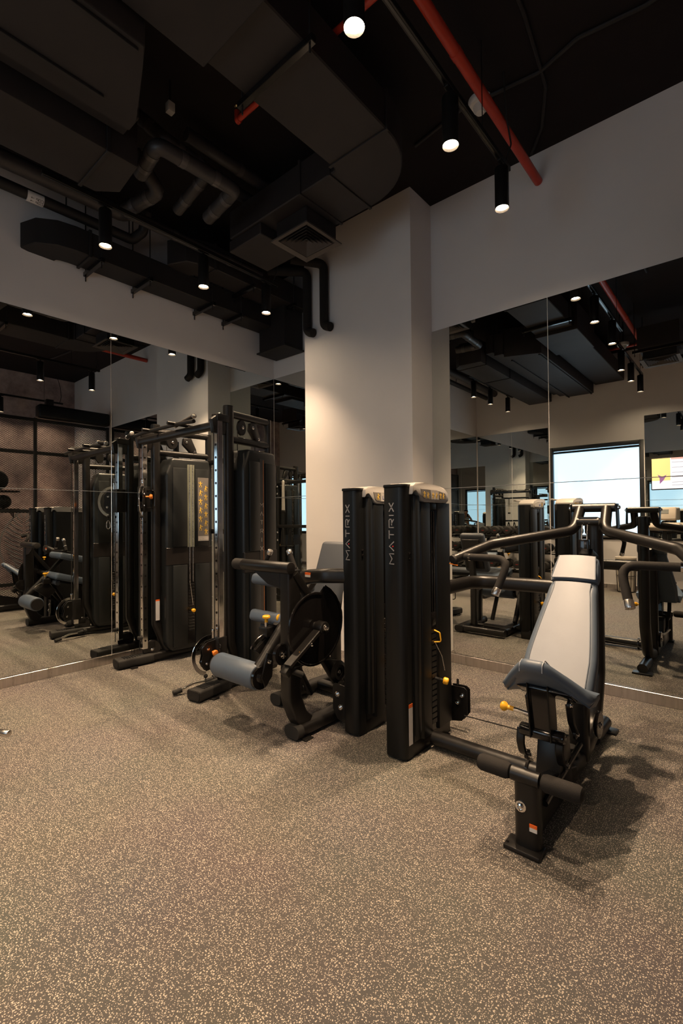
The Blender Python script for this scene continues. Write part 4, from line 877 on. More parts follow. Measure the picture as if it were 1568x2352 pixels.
# ==================================================================== CABLE MACHINE (two columns, each with its weight stack)
def cable_machine():
    t = thing('cable_machine', 'tall black dual cable machine with chrome hole rails and two weight stacks', 'gym machine', (-3.82, 2.6, 0))
    def side(org, ang, s, zb, sheet, kd):
        """s = +1: inner face towards +X (the column by the mirror wall), s = -1: the column by the pillar"""
        M = Matrix.Translation(Vector(org)) @ Matrix.Rotation(math.radians(ang), 4, 'Z')
        def q(bm, name, mat, parent=t, label=None, **k):
            squash(bm); bmesh.ops.transform(bm, matrix=M, verts=bm.verts); return part(bm, name, mat, parent, label, **k)
        def U(u): return u if u < .425 else .425 + (u - .425) * kd
        def squash(bm):
            for v in bm.verts: v.co.y = U(v.co.y)
        W_ = lambda x, y, z: M @ Vector((x, U(y), z))
        # base rail with ribbed foot cover
        bm = NB(); sweep(bm, [(0, .30, .055), (0, 1.10, .055)], rrect(.115, .075, .03, 4)); q(bm, 'base_rail', 'black_metal')
        bm = NB(); sweep(bm, [(0, .0, .049), (0, .325, .052)], rrect(.140, .080, .020, 4)); foot = q(bm, 'foot_cover', 'rubber')
        bm = NB()
        for k in range(7): box(bm, (-.048, .06 + .024 * k, .0885), (.048, .074 + .024 * k, .0925), .001, 1)
        q(bm, 'foot_ribs', 'black_plastic', foot, kind='stuff')
        bm = NB(); sweep(bm, [(0, -.006, .052), (0, .006, .052)], rrect(.128, .068, .018, 4)); q(bm, 'foot_end_cap', 'foam', foot)
        q(box(NB(), (.05, .10, 0), (.11, .16, .010), .003), 'floor_tab', 'black_metal')
        # uprights
        bm = NB(); sweep(bm, [(0, .50, .07), (0, .375, .36), (0, .375, 2.30)], rrect(.085, .080, .036, 4), .12, up=(1, 0, 0)); up_ = q(bm, 'front_upright', 'black_metal')
        bm = NB(); sweep(bm, [(0, .375, 2.298), (0, .375, 2.308)], rrect(.080, .075, .034, 4), up=(1, 0, 0)); q(bm, 'upright_cap', 'rubber', up_)
        bm = NB(); sweep(bm, [(0, 1.035, .07), (0, 1.035, 2.27)], rrect(.070, .065, .03, 4), up=(1, 0, 0)); q(bm, 'rear_upright', 'black_metal')
        for z in (2.245, 2.035):
            bm = NB(); tube(bm, [(0, .40, z), (0, 1.02, z)], .031, n=16); q(bm, 'top_tube', 'black_metal')
        for z in (1.92, 1.80, 1.15, 1.02, .55, .45):
            bolt(t, W_(-s * .0, 1.068, z), M.to_3x3() @ Vector((0, 1, 0)), .010)
        # chrome rail with holes
        q(box(NB(), (-.028, .235, .14), (.028, .285, 2.165), .003, 1), 'chrome_rail', 'chrome', t, 'chrome rail with numbered holes')
        bm = NB()
        for k in range(19):
            z = .22 + .103 * k
            cyl(bm, (0, .2335, z), (0, .2358, z), .010, 10)
            if sheet: cyl(bm, (.0272, .26, z), (.0292, .26, z), .010, 10)
        q(bm, 'rail_holes', 'black_gloss', t, kind='stuff')
        q(box(NB(), (-.035, .225, 2.160), (.035, .36, 2.22), .006), 'rail_top_bracket', 'black_metal')
        q(prism(NB(), [(-.020, .20, 2.06), (-.020, .33, 2.06), (-.020, .36, 2.20), (-.020, .27, 2.235), (-.020, .18, 2.17)], (.040, 0, 0), .008, 2), 'top_pulley_housing', 'black_metal')
        q(box(NB(), (-.022, .27, .14), (.022, .36, .20), .006), 'rail_foot_bracket', 'black_metal')
        bm = NB(); cyl(bm, (0, .225, .235), (0, .225, .265), .030, 18, .006); q(bm, 'rail_bumper', 'rubber')
        # bottom pulley
        bm = NB(); revolve(bm, (.012, .33, .125), (-1, 0, 0), [(0, 0), (.082, 0), (.086, .004), (.075, .012), (.086, .020), (.082, .024), (0, .024)], 30); q(bm, 'base_pulley', 'black_gloss'); bolt(t, W_(.014, .33, .125), M.to_3x3() @ Vector((1, 0, 0)), .010)
        # top pulleys between the tubes
        bm = NB(); revolve(bm, (.014, .565, 2.15), (-1, 0, 0), [(0, 0), (.062, 0), (.066, .004), (.058, .014), (.066, .024), (.062, .028), (0, .028)], 26); q(bm, 'top_pulley', 'black_metal'); bolt(t, W_(.016, .565, 2.15), M.to_3x3() @ Vector((1, 0, 0)), .010)
        pl = [(.70, 2.205), (.80, 2.215), (.86, 2.10), (.88, 2.05), (.80, 2.05), (.69, 2.14)]
        q(prism(NB(), [(-.02, a, b) for a, b in pl], (.04, 0, 0), .010, 2), 'pulley_plate', 'black_metal')
        bolt(t, W_(.021, .735, 2.165), M.to_3x3() @ Vector((1, 0, 0)), .009); bolt(t, W_(.021, .835, 2.075), M.to_3x3() @ Vector((1, 0, 0)), .009)
        for u in (.50, .80):
            bm = NB(); tube(bm, [(0, u, 1.95), (0, u, 2.12)], .004, n=6); q(bm, 'steel_cable', 'rubber')
        bm = NB(); tube(bm, [(0, .215, .13), (0, .215, 2.10)], .004, n=6); q(bm, 'steel_cable', 'rubber')
        # moulded shroud around the weight stack
        zt = zb
        out = [(.425, .16), (.425, zt - .16), (.50, zt), (.97, zt), (1.0, zt - .14), (1.0, .16), (.93, .085), (.50, .085)]
        sh = q(prism(NB(), [(-.125, a, b) for a, b in out], (.25, 0, 0), .030, 4), 'shroud', 'shroud_plastic', t, 'dark moulded weight stack shroud', smooth=50)
        for z0, z1, nm in ((.93, 1.10, 'shroud_band'),):
            q(box(NB(), (-.1265, .426, z0), (.1265, .999, z1), .004, 1), nm, 'shroud_band', sh)
        for sg in (-1, 1):   # raised face panels with a slot between, on both faces
            x0, x1 = (.124, .140) if sg > 0 else (-.140, -.124)
            for a, b, nm in ((.50, .675, 'face_panel'), (.775, .955, 'face_panel')):
                q(box(NB(), (x0, a, 1.105), (x1, b, zt - .10), .006, 2), nm, 'shroud_plastic', sh)
                q(box(NB(), (x0, a, .13), (x1, b, .925), .006, 2), nm, 'shroud_plastic', sh)
        xin = .1255 * s; din = M.to_3x3() @ Vector((s, 0, 0))
        lo, hi = sorted((xin, xin + s * .003))
        q(box(NB(), (lo, .682, 1.10), (hi, .768, zt - .06)), 'slot_window', 'slot_pale' if sheet else 'black_gloss', sh, 'pale strip of the open stack slot' if sheet else None)
        q(box(NB(), (lo, .682, .14), (hi, .768, .93)), 'slot_window', 'black_gloss', sh)
        for k in range(2):
            bm = NB(); tube(bm, [(xin + s * .007, .705 + .04 * k, .75), (xin + s * .007, .705 + .04 * k, zt - .06)], .005, n=8); q(bm, 'guide_rod', 'satin_steel', sh)
        bm = NB()
        for k in range(16):
            z = .26 + .030 * k; l2, h2 = sorted((xin + s * .002, xin + s * .010)); box(bm, (l2, .690, z), (h2, .760, z + .024), .003, 1)
        q(bm, 'weight_stack', 'black_metal', sh, 'stack of thin black plates', kind='stuff')
        bm = NB(); d_ = din; revolve(bm, W_(xin + s * .012, .725, .47), d_, [(0, 0), (.007, 0), (.007, .02), (.018, .026), (.019, .045), (.012, .052), (0, .052)], 14); part(bm, 'selector_knob', 'yellow', t, 'yellow selector knob')
        bm = NB(); tube(bm, [(xin + s * .014, .70, .76), (xin + s * .02, .72, .62), (xin + s * .02, .735, .52)], .0025, .05, n=6); q(bm, 'pin_cord', 'satin_steel', sh)
        if sheet:
            lo, hi = sorted((s * .1395, s * .1415))
            pc = q(box(NB(), (lo, .805, 1.155), (hi, .945, 1.80)), 'exercise_placard', 'placard_grey', sh, 'grey placard of exercise pictures', smooth=None)
            R3 = M.to_3x3(); dx = R3 @ Vector((0, s, 0)); bm = NB()
            q(box(NB(), (lo + s * .001, .808, 1.158), (hi + s * .001, .942, 1.205)), 'placard_footer', 'placard_light', pc, smooth=None)
            for r in range(6):
                for c in range(2):
                    if r == 5 and c == 0: pass
                    figure(bm, W_(s * .1425, .838 + .07 * c, 1.70 - .088 * r - .042 * c), dx, (0, 0, 1), .062, r + c, .0006)
            part(bm, 'pictograms', 'pictogram', pc, kind='stuff')
            bm = NB(); letters(bm, 'MATRIX', W_(s * .1432, .822, 1.172), dx, (0, 0, 1), .0155, .25, .2, .0006); part(bm, 'placard_text', 'letter_white', pc)
        else:
            R3 = M.to_3x3(); so = -s   # outer face
            lo, hi = sorted((so * .1255, so * .1285))
            q(box(NB(), (lo, .682, .25), (hi, .768, zt - .07)), 'name_strip', 'black_gloss', sh)
            lo, hi = sorted((so * .1285, so * .1300)); q(box(NB(), (lo, .744, .30), (hi, .748, zt - .08)), 'accent_line', 'orange', sh, 'thin orange line')
            for i_, ch in enumerate('MATRIX'):
                bm = NB(); letters(bm, ch, W_(so * .1292, .712, 1.475 - .074 * i_), R3 @ Vector((0, so, 0)), (0, 0, 1), .034, 1.05, .13, .0008, stack=True); part(bm, 'brand_letter', 'letter_white', sh, 'pale letter %s of the name MATRIX' % ch)
        return M, q, W_
    ML_, qL, WL = side((-4.452, 1.965, 0), -5, 1, 1.985, True, .85)
    MR_, qR, WR = side((-3.195, 1.985, 0), 9, -1, 1.955, False, .72)
    warning(t, (-4.377, 2.312, .40), (-4.3745, 2.352, .60), .07)
    # carriages
    def carriage(W_, M, z, dir2, lab):
        c = W_(0, .26, z); d = Vector((dir2[0], dir2[1], 0)).normalized(); nrm = Vector((0, 0, 1)).cross(d)
        bm = box(NB(), (-.040, .215, z - .12), (.040, .310, z + .12), .006); bmesh.ops.transform(bm, matrix=M, verts=bm.verts); ca = part(bm, 'carriage', 'black_metal', t, lab)
        o = c + d * .060
        at = lambda a, b, k=0.0: o + d * a + Vector((0, 0, b)) + nrm * k
        ol = [(-.02, .11), (.05, .10), (.095, .05), (.085, .0), (.10, -.06), (.06, -.125), (.0, -.11), (-.02, 0)]
        for k in (-.020, .014):
            part(prism(NB(), [at(a, b, k) for a, b in ol], nrm * .006, .001, 1), 'pulley_cheek', 'black_metal', ca)
        for a, b in ((.045, .045), (.055, -.065)):
            bm = NB(); revolve(bm, at(a, b, -.012), nrm, [(0, 0), (.038, 0), (.041, .003), (.034, .012), (.041, .021), (.038, .024), (0, .024)], 22); part(bm, 'swivel_pulley', 'black_gloss', ca); bolt(ca, at(a, b, .021), nrm, .008); bolt(ca, at(a, b, -.021), -nrm, .008)
        arc = [at(.02 + .135 * math.cos(math.radians(g)), -.01 + .145 * math.sin(math.radians(g))) for g in range(95, -76, -10)]
        bm = NB(); sweep(bm, arc, rrect(.030, .006, .002, 1), up=nrm); part(bm, 'chrome_guard', 'chrome', ca, 'curved chrome guard')
        bm = NB(); cyl(bm, at(-.01, .12), at(-.01, .165), .010, 12); cyl(bm, at(-.01, .165), at(-.01, .19), .013, 12, .004); part(bm, 'pivot_bolt', 'chrome', ca)
        k0 = at(.01, .02, .03); bm = NB(); revolve(bm, k0, nrm, [(0, 0), (.007, 0), (.007, .028), (.022, .038), (.024, .052), (.018, .060), (0, .060)], 16); part(bm, 'pull_knob', 'orange', ca, 'orange pull knob')
        bm = NB(); tube(bm, [at(-.04, .08, .02), at(-.02, .085, .105), at(-.01, -.085, .105), at(-.04, -.085, .02)], .006, .03, n=8); part(bm, 'carriage_handle', 'black_gloss', ca)
        e = at(.055, -.150)
        bm = NB(); revolve(bm, e, (0, 0, -1), [(0, 0), (.012, .004), (.017, .016), (.012, .028), (.004, .032), (.004, .05), (0, .05)], 14); part(bm, 'cable_stop', 'rubber', ca)
        return e, d, nrm, ca
    e, d, nrm, ca = carriage(WL, ML_, 1.575, (.80, -.60), 'black carriage with orange knob set high')
    loop = [e + Vector((0, 0, -.05 - .045 + .045 * math.cos(a))) + d * (.018 * math.sin(a) * (1.1 - .3 * math.cos(a))) for a in [2 * PI * i / 20 for i in range(20)]]
    part(sweep(NB(), loop, circle_prof(.004, 8), closed=True, up=nrm), 'snap_hook', 'chrome', ca)
    e, d, nrm, ca = carriage(WR, MR_, .315, (-.15, -1), 'black carriage with orange knob set low')
    # cross beams and pull-up grips
    a, b = Vector((-4.44, 2.20, 2.125)), Vector((-3.21, 2.22, 2.125))
    bm = NB(); sweep(bm, [a, b], rrect(.075, .060, .015, 3)); part(bm, 'front_crossbar', 'black_metal', t)
    def grip(p0, p1, r=.017, ring=True):
        p0, p1 = Vector(p0), Vector(p1); d_ = (p1 - p0).normalized()
        bm = NB(); cyl(bm, p0, p1, r, 14); g = part(bm, 'pull_up_grip', 'foam', t)
        for c_ in (p0, p1):
            bm = NB(); cyl(bm, c_ - d_ * .012, c_ + d_ * .012, r * 1.15, 16, .003); part(bm, 'grip_ring', 'satin_steel', g)
    for y, z in ((2.09, 2.165), (2.31, 2.165)):
        bm = NB(); tube(bm, [(-4.34, y, z - .01), (-4.15, y, z), (-3.55, y, z), (-3.34, y, z - .01)], .016, .05, n=12); part(bm, 'pull_up_bar', 'black_metal', t)
    for x in (-4.05, -3.62):
        bm = NB(); tube(bm, [(x, 2.02, 2.17), (x, 2.38, 2.17)], .015, n=12); part(bm, 'pull_up_stub', 'black_metal', t)
    grip((-4.46, 2.08, 2.155), (-4.33, 2.06, 2.175)); grip((-3.75, 2.17, 2.185), (-3.42, 2.14, 2.215))
    r0, r1 = WL(0, 1.035, 0), WR(0, 1.035, 0)
    for z, nm in ((1.97, 'rear_crossbar'), (1.25, 'rear_crossbar')):
        bm = NB(); sweep(bm, [Vector((r0.x, r0.y, z)), Vector((r1.x, r1.y, z))], rrect(.06, .05, .012, 2)); part(bm, nm, 'black_metal', t)
    bm = NB(); sweep(bm, [Vector((r0.x, r0.y, .06)), Vector((r1.x, r1.y, .06))], rrect(.08, .06, .015, 2)); part(bm, 'base_crossbar', 'black_metal', t)
    # attachments hung on the rear bars: things of their own
    k = thing('triceps_rope', 'braided rope attachment with steel clip hung behind cable machine', 'rope', (-3.52, 2.89, 1.45))
    bm = NB(); tube(bm, [(-3.54, 2.897, 1.50), (-3.53, 2.897, 2.0), (-3.51, 2.897, 2.0), (-3.50, 2.897, 1.52)], .014, .02, n=10); part(bm, 'braided_rope', 'letter_white', k)
    for x in (-3.54, -3.50):
        bm = NB(); revolve(bm, (x, 2.897, 1.52), (0, 0, -1), [(0, 0), (.018, .004), (.022, .03), (.018, .05), (0, .052)], 12); part(bm, 'rope_end', 'rubber', k)
    for i, (x, lab) in enumerate(((-3.50, 'black strap handle with yellow tag hung on the rear bar'), (-3.68, 'black strap handle hung further along the rear bar'))):
        k = thing('strap_handle', lab, 'handle', (x, 2.89, .9))
        bm = NB(); sweep(bm, [(x - .05, 2.897, .93), (x, 2.897, 1.285), (x + .05, 2.897, .93)], rrect(.03, .004, .001, 1), .03, up=(0, 1, 0)); part(bm, 'strap', 'rubber', k)
        bm = NB(); cyl(bm, (x - .07, 2.897, .92), (x + .07, 2.897, .92), .016, 14, .004); part(bm, 'grip', 'foam', k)
        if not i: part(box(NB(), (x + .05, 2.885, .935), (x + .075, 2.895, .955)), 'tag', 'yellow', k)
    # short straight bar resting on the floor below the low pulley
    k = thing('cable_bar', 'short chrome pull-down bar with black rubber ends lying by the foot', 'cable bar', (-3.34, 2.05, 0))
    p0, p1 = Vector((-3.425, 1.985, .028)), Vector((-3.375, 2.24, .060)); d_ = (p1 - p0).normalized()
    bm = NB(); tube(bm, [p0, p0 * .5 + p1 * .5 + Vector((0, 0, .02)), p1], .011, .1, n=12); part(bm, 'bar', 'chrome', k)
    for c_ in (p0, p1):
        bm = NB(); cyl(bm, c_ - d_ * .035, c_ + d_ * .035, .020, 14, .004); part(bm, 'bar_grip', 'rubber', k)
    bm = NB(); revolve(bm, p1 + d_ * .03, d_, [(0, 0), (.030, .004), (.036, .02), (.030, .036), (0, .04)], 18); part(bm, 'end_ball', 'rubber', k)
cable_machine()

# ==================================================================== BEHIND THE CAMERA: seen only in the mirrors
def copy_tree(o, delta, label=None):
    c = o.copy(); COL.objects.link(c); c.location = o.location + Vector(delta); BASE[c.name] = BASE.get(o.name, Vector()) + Vector(delta)
    if label: c['label'] = label
    for ch in o.children:
        k = ch.copy(); COL.objects.link(k); k.parent = c
    return c
def dumbbells():
    t = thing('dumbbell_rack', 'black three tier dumbbell rack under the mirror and window', 'rack', (-3.3, -1.62, 0))
    X0, X1 = -4.55, -2.15
    tiers = ((1.0, -1.68), (.66, -1.60), (.32, -1.52))
    for x in (X0 + .12, (X0 + X1) / 2, X1 - .12):
        bm = NB(); sweep(bm, [(x, -1.895, .0), (x, -1.895, 1.0)], rrect(.06, .06, .01, 2), up=(0, 1, 0)); part(bm, 'rack_leg', 'black_metal', t)
        for z, y in tiers:
            part(box(NB(), (x - .02, -1.87, z - .09), (x + .02, y + .12, z - .037), .004, 1), 'shelf_arm', 'black_metal', t)
        bm = NB(); sweep(bm, [(x, -1.92, .035), (x, -1.34, .035)], rrect(.06, .06, .012, 2)); part(bm, 'rack_foot', 'black_metal', t)
    for z, y in tiers:
        for dy in (-.095, .095):
            bm = NB(); sweep(bm, [(X0, y + dy, z - .02), (X1, y + dy, z - .02)], rrect(.05, .03, .006, 1)); part(bm, 'rack_shelf', 'black_metal', t)
    first = None; names = ('top', 'middle', 'bottom')
    for r, (z, y) in enumerate(tiers):
        for k in range(9):
            x = X0 + .16 + .262 * k; rad = .088 if r < 2 else .10
            lab = 'round black dumbbell with red print on the %s tier of the rack' % names[r]
            if first is None:
                d = thing('dumbbell', lab, 'dumbbell', (x, y, z), 'dumbbells on the rack')
                for s in (-1, 1):
                    bm = NB(); revolve(bm, (x, y + s * .065, z + .088), (0, s, 0), [(0, 0), (.075, 0), (.088, .012), (.088, .085), (.074, .100), (.05, .102), (0, .102)], 20); part(bm, 'weight_head', 'rubber', d)
                    bm = NB(); yy = y + s * .1675; box(bm, (x - .026, yy - .0012, z + .080), (x + .026, yy + .0012, z + .096), .0); part(bm, 'head_print', 'head_red', d, smooth=None)
                bm = NB(); cyl(bm, (x, y - .07, z + .088), (x, y + .07, z + .088), .016, 12); part(bm, 'handle', 'chrome', d)
                first = d; org = Vector((x, y, z))
            else:
                c = copy_tree(first, Vector((x, y, z)) - org, lab); c['group'] = 'dumbbells on the %s tier' % names[r]
    first['group'] = 'dumbbells on the top tier'
dumbbells()
def television():
    x0, x1, z0, z1, y = -1.36, -.34, 1.83, 2.40, YB + .05
    t = thing('television', 'wall mounted television showing a yellow picture and a white timetable', 'television', (-.85, y, z0))
    part(box(NB(), (x0, y - .03, z0), (x1, y + .008, z1), .005), 'bezel', 'black_plastic', t)
    part(box(NB(), (-1.0, YB + .007, z0 + .15), (-.7, y - .03, z1 - .15), .004), 'wall_bracket', 'black_metal', t)
    b = .014; Y = y + .009
    sc = part(box(NB(), (x0 + b, Y - .003, z0 + b), (x1 - b, Y, z1 - b)), 'screen', 'tv_white', t, smooth=None)
    part(box(NB(), (x0 + b, Y, z0 + .16), (x0 + .29, Y + .001, z1 - b)), 'picture_panel', 'tv_yellow', sc, smooth=None)
    part(prism(NB(), [(x0 + .13, Y + .001, z0 + .10), (x0 + .13, Y + .001, z0 + .20), (x0 + .10, Y + .001, z0 + .27), (x0 + .17, Y + .001, z0 + .23), (x0 + .235, Y + .001, z0 + .26), (x0 + .19, Y + .001, z0 + .17)], (0, .001, 0)), 'hand_shape', 'tv_purple', sc, smooth=None)
    part(box(NB(), (x0 + .30, Y, z1 - .045), (x1 - b, Y + .001, z1 - b)), 'header_bar', 'tv_pink', sc, smooth=None)
    for k, z in enumerate((2.30, 2.21, 2.12, 2.04, 1.95, 1.90)):
        part(box(NB(), (x0 + .31, Y, z), (x1 - .05 - .1 * (k % 2), Y + .001, z + .012)), 'timetable_line', 'tv_grey', sc, smooth=None)
television()
def bin_():
    cx, cy_ = -1.73, -1.62
    t = thing('waste_basket', 'black wire waste basket with a pale bin liner under the window', 'basket', (cx, cy_, 0))
    bm = NB(); revolve(bm, (cx, cy_, 0), (0, 0, 1), [(0, .02), (.13, .02), (.155, .58), (.172, .60), (.172, .63), (.158, .63), (.142, .58), (.12, .03), (0, .03)], 24); part(bm, 'bin_liner', 'bin_liner', t)
    for z, r in ((.012, .140), (.30, .155), (.575, .166)):
        bm = NB(); sweep(bm, [(cx + r * math.cos(a), cy_ + r * math.sin(a), z) for a in [2 * PI * i / 24 for i in range(24)]], circle_prof(.006, 6), closed=True); part(bm, 'wire_hoop', 'black_metal', t)
    for k in range(14):
        a = 2 * PI * k / 14; bm = NB(); tube(bm, [(cx + .140 * math.cos(a), cy_ + .140 * math.sin(a), .012), (cx + .166 * math.cos(a), cy_ + .166 * math.sin(a), .575)], .005, n=6); part(bm, 'wire_upright', 'black_metal', t)
bin_()
def bike():
    cx, cy_ = -1.14, -1.25
    t = thing('exercise_bike', 'black exercise bike with a beige console below the television', 'exercise bike', (cx, cy_, 0))
    for y in (-.5, .35):
        bm = NB(); cyl(bm, (cx - .27, cy_ + y, .045), (cx + .27, cy_ + y, .045), .035, 14, .008); part(bm, 'floor_bar', 'black_metal', t)
    bm = NB(); sweep(bm, [(cx, cy_ - .5, .06), (cx, cy_ + .35, .06)], rrect(.08, .07, .02, 2)); part(bm, 'base_beam', 'black_metal', t)
    part(prism(NB(), [(cx - .07, cy_ - .42, .09), (cx - .07, cy_ - .36, .50), (cx - .07, cy_ - .10, .62), (cx - .07, cy_ + .12, .40), (cx - .07, cy_ + .25, .09)], (.14, 0, 0), .03, 3), 'drive_shroud', 'black_plastic', t)
    for s in (-1, 1):
        bm = NB(); tube(bm, [(cx + s * .075, cy_ - .1, .33), (cx + s * .10, cy_ - .1 + s * .10, .26)], .014, n=10); cr = part(bm, 'crank_arm', 'black_metal', t)
        part(box(NB(), (cx + s * .10 - (.09 if s < 0 else 0), cy_ - .14 + s * .1, .245), (cx + s * .10 + (.09 if s > 0 else 0), cy_ - .06 + s * .1, .275), .008), 'pedal', 'rubber', cr)
    bm = NB(); tube(bm, [(cx, cy_ + .18, .40), (cx, cy_ + .28, .86)], .028, n=14); part(bm, 'seat_tube', 'black_metal', t)
    part(prism(NB(), [(cx - .03, cy_ + .10, .86), (cx + .03, cy_ + .10, .86), (cx + .12, cy_ + .36, .86), (cx + .09, cy_ + .42, .86), (cx - .09, cy_ + .42, .86), (cx - .12, cy_ + .36, .86)], (0, 0, .065), .02, 3), 'saddle', 'rubber', t)
    bm = NB(); sweep(bm, [(cx, cy_ - .30, .50), (cx, cy_ - .42, 1.15)], rrect(.07, .07, .02, 2), up=(1, 0, 0)); part(bm, 'console_mast', 'black_metal', t)
    c1 = part(box(NB(), (cx - .17, cy_ - .45, 1.28), (cx + .17, cy_ - .39, 1.52), .025, 3, RX(20)), 'console', 'console_beige', t, 'beige plastic console')
    part(box(NB(), (cx - .09, cy_ - .392, 1.39), (cx + .06, cy_ - .386, 1.47), .002, 1, RX(20), (cx, cy_ - .42, 1.40)), 'display', 'screen_grey', c1)
    part(box(NB(), (cx - .23, cy_ - .40, 1.12), (cx + .23, cy_ - .28, 1.23), .03, 3, RX(30)), 'keypad_tray', 'console_beige', t)
    bm = NB(); tube(bm, [(cx - .20, cy_ - .10, 1.16), (cx - .24, cy_ - .32, 1.10), (cx, cy_ - .42, 1.06), (cx + .24, cy_ - .32, 1.10), (cx + .20, cy_ - .10, 1.16)], .017, .08, n=12); part(bm, 'handlebar', 'foam', t)
bike()
def cage():
    x, y0, y1, zt = .17, 1.55, 4.09, 3.2
    t = thing('mesh_cage', 'black framed partition of diamond wire mesh before the mural wall', 'partition', (x, (y0 + y1) / 2, 0))
    for y in (y0, 2.82, y1 - .025):
        part(box(NB(), (x - .025, y - .025, 0), (x + .025, y + .025, zt), .004, 1), 'frame_post', 'black_metal', t)
    for z in (.035, .30, 1.55, 2.58, zt - .04):
        for a, b in ((y0 + .025, 2.795), (2.845, y1 - .05)):
            part(box(NB(), (x - .024, a, z - .03), (x + .024, b, z + .03), .004, 1), 'frame_rail', 'black_metal', t)
    bm = NB(); k = .052; h = zt - .04; W = y1 - .025 - y0
    m = 0.62   # mesh diamond slope (height / width)
    n = int((W + h / m) / k)
    for s in (1, -1):
        for i in range(n):
            u0 = -h / m + i * k if s > 0 else i * k
            # line y = u0 + s*z/m clipped to panel
            zs = sorted(((0 - u0) * m * s, (W - u0) * m * s)); a, b = max(zs[0], .06), min(zs[1], h)
            if b - a < .02: continue
            p0, p1 = Vector((x + .004 * s, y0 + u0 + s * a / m, a)), Vector((x + .004 * s, y0 + u0 + s * b / m, b))
            sweep(bm, [p0, p1], [(-.003, -.003), (.003, -.003), (.003, .003), (-.003, .003)], up=(1, 0, 0))
    part(bm, 'wire_mesh', 'black_metal', t, 'diamond wire mesh', smooth=None, kind='stuff')
    t = thing('air_curtain', 'long black box unit resting on top of the mesh partition', 'air curtain', (x, 3.45, zt))
    part(box(NB(), (x - .12, 2.85, zt + .005), (x + .12, 4.07, zt + .25), .04, 3), 'unit_body', 'black_plastic', t)
    part(box(NB(), (x - .06, 2.98, zt + .25), (x + .06, 3.10, zt + .36), .01), 'mounting_box', 'black_metal', t)
    t = thing('ball_shelf', 'black two tier steel shelf fixed to the mesh partition', 'shelf', (.37, 2.25, 1.55))
    for z in (1.595, 1.905):
        part(box(NB(), (.20, 1.90, z - .03), (.54, 2.60, z), .004, 1), 'shelf_board', 'black_metal', t)
    for y in (1.98, 2.50):
        part(prism(NB(), [(.20, y, 1.43), (.20, y, 1.565), (.49, y, 1.565), (.49, y, 1.55)], (0, .012, 0)), 'shelf_bracket', 'black_metal', t)
    def ball(c, r, lab):
        t = thing('medicine_ball', lab, 'ball', (c[0], c[1], c[2] - r))
        bm = NB(); bmesh.ops.create_uvsphere(bm, u_segments=24, v_segments=14, radius=r); bmesh.ops.translate(bm, verts=bm.verts, vec=c); part(bm, 'ball_shell', 'rubber', t)
        for ax in ((1, 0, 0), (0, 1, 0)):
            a = Vector(ax); u = a.orthogonal().normalized(); w = a.cross(u)
            bm = NB(); sweep(bm, [Vector(c) + (u * math.cos(g) + w * math.sin(g)) * r for g in [2 * PI * i / 28 for i in range(28)]], circle_prof(.004, 6), closed=True); part(bm, 'ball_seam', 'black_metal', t)
    ball((.37, 2.30, 1.9105 + .17), .17, 'large black medicine ball on the upper shelf'); ball((.37, 2.40, 1.6005 + .115), .115, 'small black medicine ball on the lower shelf'); ball((.37, 2.08, 1.6005 + .125), .125, 'second black medicine ball on the lower shelf, nearer the open side')
    # flat painted mural motif on the concrete wall (leaf-like, generic)
    w = bpy.data.objects['wall_mural']
    bm = NB(); X = XM - .002; c = Vector((X, 3.15, .35))
    for i in range(15):
        z = .25 + .085 * i; L = .34 * math.sin(PI * (i + 1.5) / 17)
        for s in (-1, 1):
            p = [(X, 3.15 + s * .03, z), (X, 3.15 + s * (L * .6), z + .07), (X, 3.15 + s * L, z + .17)]
            sweep(bm, p, [(-.010, -.001), (.010, -.001), (.010, .001), (-.010, .001)], up=(1, 0, 0))
    out = [(X, 3.15 + s * .42 * math.sin(PI * k / 12) ** .8, .12 + 1.52 * k / 12) for s, ks in ((1, range(0, 13)), (-1, range(11, 0, -1))) for k in ks]
    sweep(bm, out, [(-.014, -.001), (.014, -.001), (.014, .001), (-.014, .001)], closed=True, up=(1, 0, 0))
    finish(bm, 'mural_print', 'letter_grey', w, 'pale painted leaf motif', smooth=None)
cage()
def flat_bench():
    t = thing('flat_bench', 'low black flat bench with a steel tipped handle beside the left mirror', 'bench', (-3.8, .40, 0))
    part(box(NB(), (-4.45, .25, .40), (-3.25, .55, .47), .025, 3), 'bench_pad', 'pad_dark', t)
    bm = NB(); sweep(bm, [(-4.35, .40, .36), (-3.3, .40, .36)], rrect(.07, .06, .012, 2)); part(bm, 'bench_beam', 'black_metal', t)
    for x in (-4.3, -3.45):
        bm = NB(); sweep(bm, [(x, .40, .34), (x, .40, .05)], rrect(.07, .06, .012, 2), up=(1, 0, 0)); part(bm, 'bench_leg', 'black_metal', t)
        bm = NB(); sweep(bm, [(x, .20, .03), (x, .60, .03)], rrect(.07, .05, .012, 2)); part(bm, 'bench_foot', 'black_metal', t)
    bm = NB(); tube(bm, [(-3.42, .40, .335), (-3.20, .56, .300), (-2.93, .715, .288)], .015, .1, n=12); h = part(bm, 'handle', 'foam', t)
    bm = NB(); cyl(bm, (-2.935, .712, .288), (-2.891, .737, .286), .0175, 16, .003); part(bm, 'handle_tip', 'satin_steel', h, 'brushed steel tip')
flat_bench()

